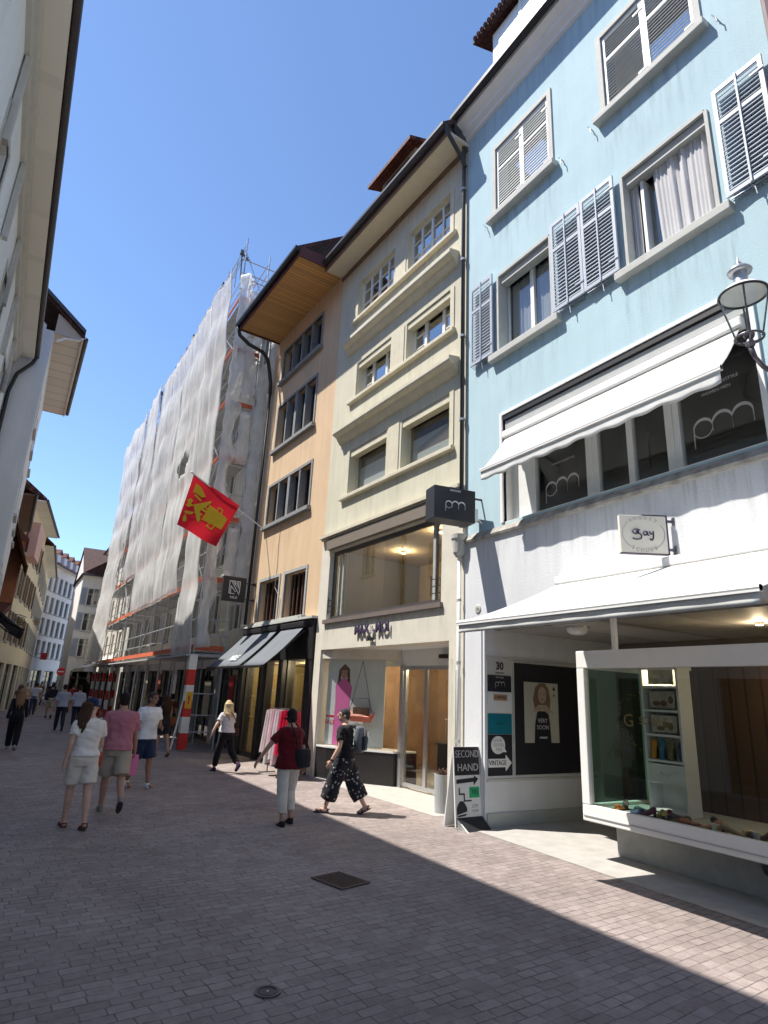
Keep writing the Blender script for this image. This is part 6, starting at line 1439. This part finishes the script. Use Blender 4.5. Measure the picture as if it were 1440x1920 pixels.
person('person in pale shirt walking far off beside the beige house', (1.85, 40.5, 0), 0, 1.72, (.60, .58, .60), (.06, .07, .12), leg=.98, sleeve=.6, legs=((-12, 16), (14, 4)), **fv)
person('person in brownish clothes close to the far house wall', (.95, 34.5, 0), 0, 1.68, (.16, .10, .08), (.05, .04, .04), leg=.98, hair='long', female=True, haircol=(.12, .07, .04), **fv)
person('woman in white dress shirt far away in the sunlit gap', (2.3, 47.0, 0), rad(180), 1.68, (.74, .74, .72), (.6, .6, .6), leg=.46, female=True, hair='long', haircol=(.1, .05, .03), **fv)
person('man in black T-shirt coming from the bend', (3.4, 52.0, 0), rad(175), 1.8, (.03, .03, .03), (.08, .08, .12), leg=.98, **fv)
person('man in red top under the far end of the scaffold', (4.1, 44.0, 0), rad(10), 1.75, (.4, .05, .04), (.04, .04, .06), leg=.98, **fv)
person('woman in beige coat far away by the straw coloured house', (1.75, 50.0, 0), rad(185), 1.68, (.55, .45, .34), (.5, .42, .33), leg=.9, sleeve=1.5, female=True, hair='bob', **fv)
person('man in olive shirt among the far passers-by', (2.9, 56.0, 0), 0, 1.78, (.14, .15, .08), (.05, .05, .05), leg=.98, **fv)
person('person in teal shirt standing far off at the bend', (4.0, 58.5, 0), rad(120), 1.74, (.05, .20, .22), (.1, .1, .14), leg=.98, **fv)
person('man in dark polo under the scaffold roof', (5.62, 26.5, 0), rad(30), 1.78, (.03, .03, .05), (.12, .10, .09), leg=.98, tone=1, **fv)
person('woman in rust coloured top under the scaffold roof', (5.55, 24.0, 0), rad(-20), 1.66, (.26, .06, .03), (.03, .03, .04), leg=.98, female=True, hair='bob', **fv)

# ---- things people carry
def world(t, p): return t.matrix_basis @ Vector(p)
def bag_mesh(mb, w, d, h, r=.25):
    loft(mb, [((0, 0, 0), w * .42, d * .4), ((0, 0, h * .04), w * .48, d * .48), ((0, 0, h * .5), w * .5, d * .5), ((0, 0, h * .92), w * .46, d * .42), ((0, 0, h), w * .40, d * .3)], 20)
bp_ = thing('backpack', 'grey and black backpack on the back of the man in baggy trousers', 'backpack', world(p7, T7(0.03, -.23, 1.02)), p7.rotation_euler.z)
mb = MB(); bag_mesh(mb, .30, .17, .42); mb.build('main_bag', fabric((.10, .11, .13), 'backpack_cloth', .5), bp_, smooth=True, bevel=0)
mb = MB(); mb.M = Matrix.Translation((0, -.10, .04)); bag_mesh(mb, .22, .08, .22); mb.build('front_pocket', fabric((.03, .03, .035), 'backpack_cloth'), bp_, smooth=True)
for sd in (-1, 1):
    mb = MB(); mb.tube([(sd * .10, .06, .05), (sd * .16, .20, .12), (sd * .13, .34, .28), (sd * .10, .28, .42), (sd * .09, .12, .43), (sd * .08, .05, .38)], .018, 8); mb.build('strap', fabric((.07, .07, .08), 'strap_cloth'), bp_, smooth=True)
mb = MB(); mb.bar((-.1, -.145, .06), (.06, -.15, .34), .03, .012); mb.bar((.1, -.10, .1), (.12, -.09, .36), .025, .012); mb.build('buckle_strap', fabric((.2, .2, .22), 'webbing'), bp_)
hb = thing('handbag', 'black shoulder bag at the hip of the woman in dark red', 'bag', world(p6, T6(.17, -.12, .86)), p6.rotation_euler.z + rad(15))
mb = MB(); bag_mesh(mb, .30, .13, .26); mb.build('bag_body', fabric((.014, .016, .02), 'bag_leather'), hb, smooth=True)
mb = MB(); mb.tube([(-.12, 0, .24), (-.16, .0, .42), (-.25, .07, .66), (-.30, .14, .70)], .011, 6); mb.tube([(.12, 0, .24), (.05, .1, .5), (-.1, .2, .68), (-.28, .2, .70)], .011, 6); mb.build('strap', fabric((.014, .014, .016), 'bag_leather'), hb)
cb = thing('handbag', 'small dark crossbody bag of the blonde woman', 'bag', world(p5, T5(.20, -.06, .90)), p5.rotation_euler.z)
mb = MB(); bag_mesh(mb, .20, .08, .17); mb.build('bag_body', fabric((.05, .02, .015), 'bag_leather'), cb, smooth=True)
mb = MB(); mb.tube([(.03, -.01, .15), (-.02, -.075, .25), (-.10, -.105, .38), (-.18, -.09, .50), (-.26, -.03, .555), (-.28, .05, .56)], .012, 6); mb.build('strap', fabric((.06, .02, .02), 'bag_leather'), cb)
rb = thing('handbag', 'small tan red bag hanging at the side of the woman in white', 'bag', world(p1, T1(.215, .02, .80)), p1.rotation_euler.z + rad(70))
mb = MB(); bag_mesh(mb, .17, .07, .19); mb.build('bag_body', fabric((.34, .06, .03), 'bag_leather'), rb, smooth=True)
mb = MB(); mb.tube([(-.05, .0, .18), (-.07, .05, .36), (-.06, .07, .52), (-.02, .065, .655)], .009, 6); mb.tube([(.05, 0, .18), (.08, .05, .36), (.09, .07, .52), (.06, .07, .655)], .009, 6); mb.build('strap', fabric((.5, .42, .38), 'strap_cloth'), rb)
sb = thing('shopping_bag', 'pink paper shopping bag carried by the man in white T-shirt', 'bag', world(p3, tuple(J3[1][6] + J3[1][7] * .10)) - Vector((.02, .1, .52)), rad(24))
mb = MB(); mb.box(-.13, .13, -.05, .05, 0, .36); mb.build('paper_body', basic('bag_pink', (.62, .16, .34), rough=.6, var=.08), sb, bevel=.006)
for y in (-.04, .04):
    mb = MB(); mb.tube([(-.06, y, .35), (-.045, y * .7, .47), (0, y * .4, .52), (.045, y * .7, .47), (.06, y, .35)], .005, 6); mb.build('handle', fabric((.5, .1, .25), 'cord'), sb)
tb = thing('handbag', 'brown leather bag of the woman in black shorts', 'bag', world(p4, T4(.22, -.02, .86)), p4.rotation_euler.z)
mb = MB(); bag_mesh(mb, .26, .11, .24); mb.build('bag_body', fabric((.16, .06, .025), 'bag_leather'), tb, smooth=True); mb = MB(); mb.tube([(-.1, 0, .22), (-.09, .0, .48), (-.05, 0, .56), (.0, .0, .48), (.1, 0, .22)], .010, 6); mb.build('strap', fabric((.10, .04, .02), 'bag_leather'), tb)
wt = J7[-1][6]
mb = MB(); d_ = J7[-1][7]; mb.tube([wt - d_ * .015, wt + d_ * .015], .032, 14); o = mb.build('wristwatch', 'black', p7)
# ------------------------------------------------------------------ lit shop lamps, and unseen ones added to brighten the display case
def lamp(name, p, watts, col=(1, .78, .5), r=.06):
    l = bpy.data.lights.new(name, 'POINT'); l.energy = watts; l.color = col; l.shadow_soft_size = r
    o = bpy.data.objects.new(name, l); COL.objects.link(o); o.location = p
    return o
for (x, y, z, w, h) in ((2.9, -.9, 2.40, 8, blue), (1.2, -.9, 2.40, 7, blue), (1.9, -1.6, 2.95, 6, blue)):
    lamp('shop_and_fill_lamp', h.matrix_basis @ Vector((x, y, z)), w)
    mb = MB(); z0_ = 3.08 if z > 2.6 else 2.53
    mb.lathe([(.05, -.04), (.055, 0)], (x, y, z0_), 12); b_ = mb.build('spotlight', 'white_paint', h if z > 2.6 else sc); mb = MB(); mb.lathe([(.0, -.042), (.04, -.042)], (x, y, z0_), 12, cap=False); mb.build('bulb', 'lamp_glow', b_)  # fittings under the case top are added along with their lamps
for (x, y, z, w) in ((2.0, -1.0, 5.40, 35), (4.3, -1.6, 5.40, 35), (2.3, -1.8, 2.75, 28), (2.7, -2.3, 2.75, 28), (4.4, -1.9, 2.75, 30)):
    lamp('shop_and_fill_lamp', cream.matrix_basis @ Vector((x, y, z)), w)
for (x, y, z) in ((.8, -.5, 2.6), (2.6, -1.1, 2.6), (4.0, -1.0, 2.6)):
    lamp('shop_and_fill_lamp', yl.matrix_basis @ Vector((x, y, z)), 28)
    mb = MB(); mb.lathe([(.05, -.05), (.06, .0)], (x, y, 2.715), 12); b_ = mb.build('spotlight', 'white_paint', yl); mb = MB(); mb.lathe([(.0, -.052), (.045, -.052)], (x, y, 2.715), 12, cap=False); mb.build('bulb', 'lamp_glow', b_)
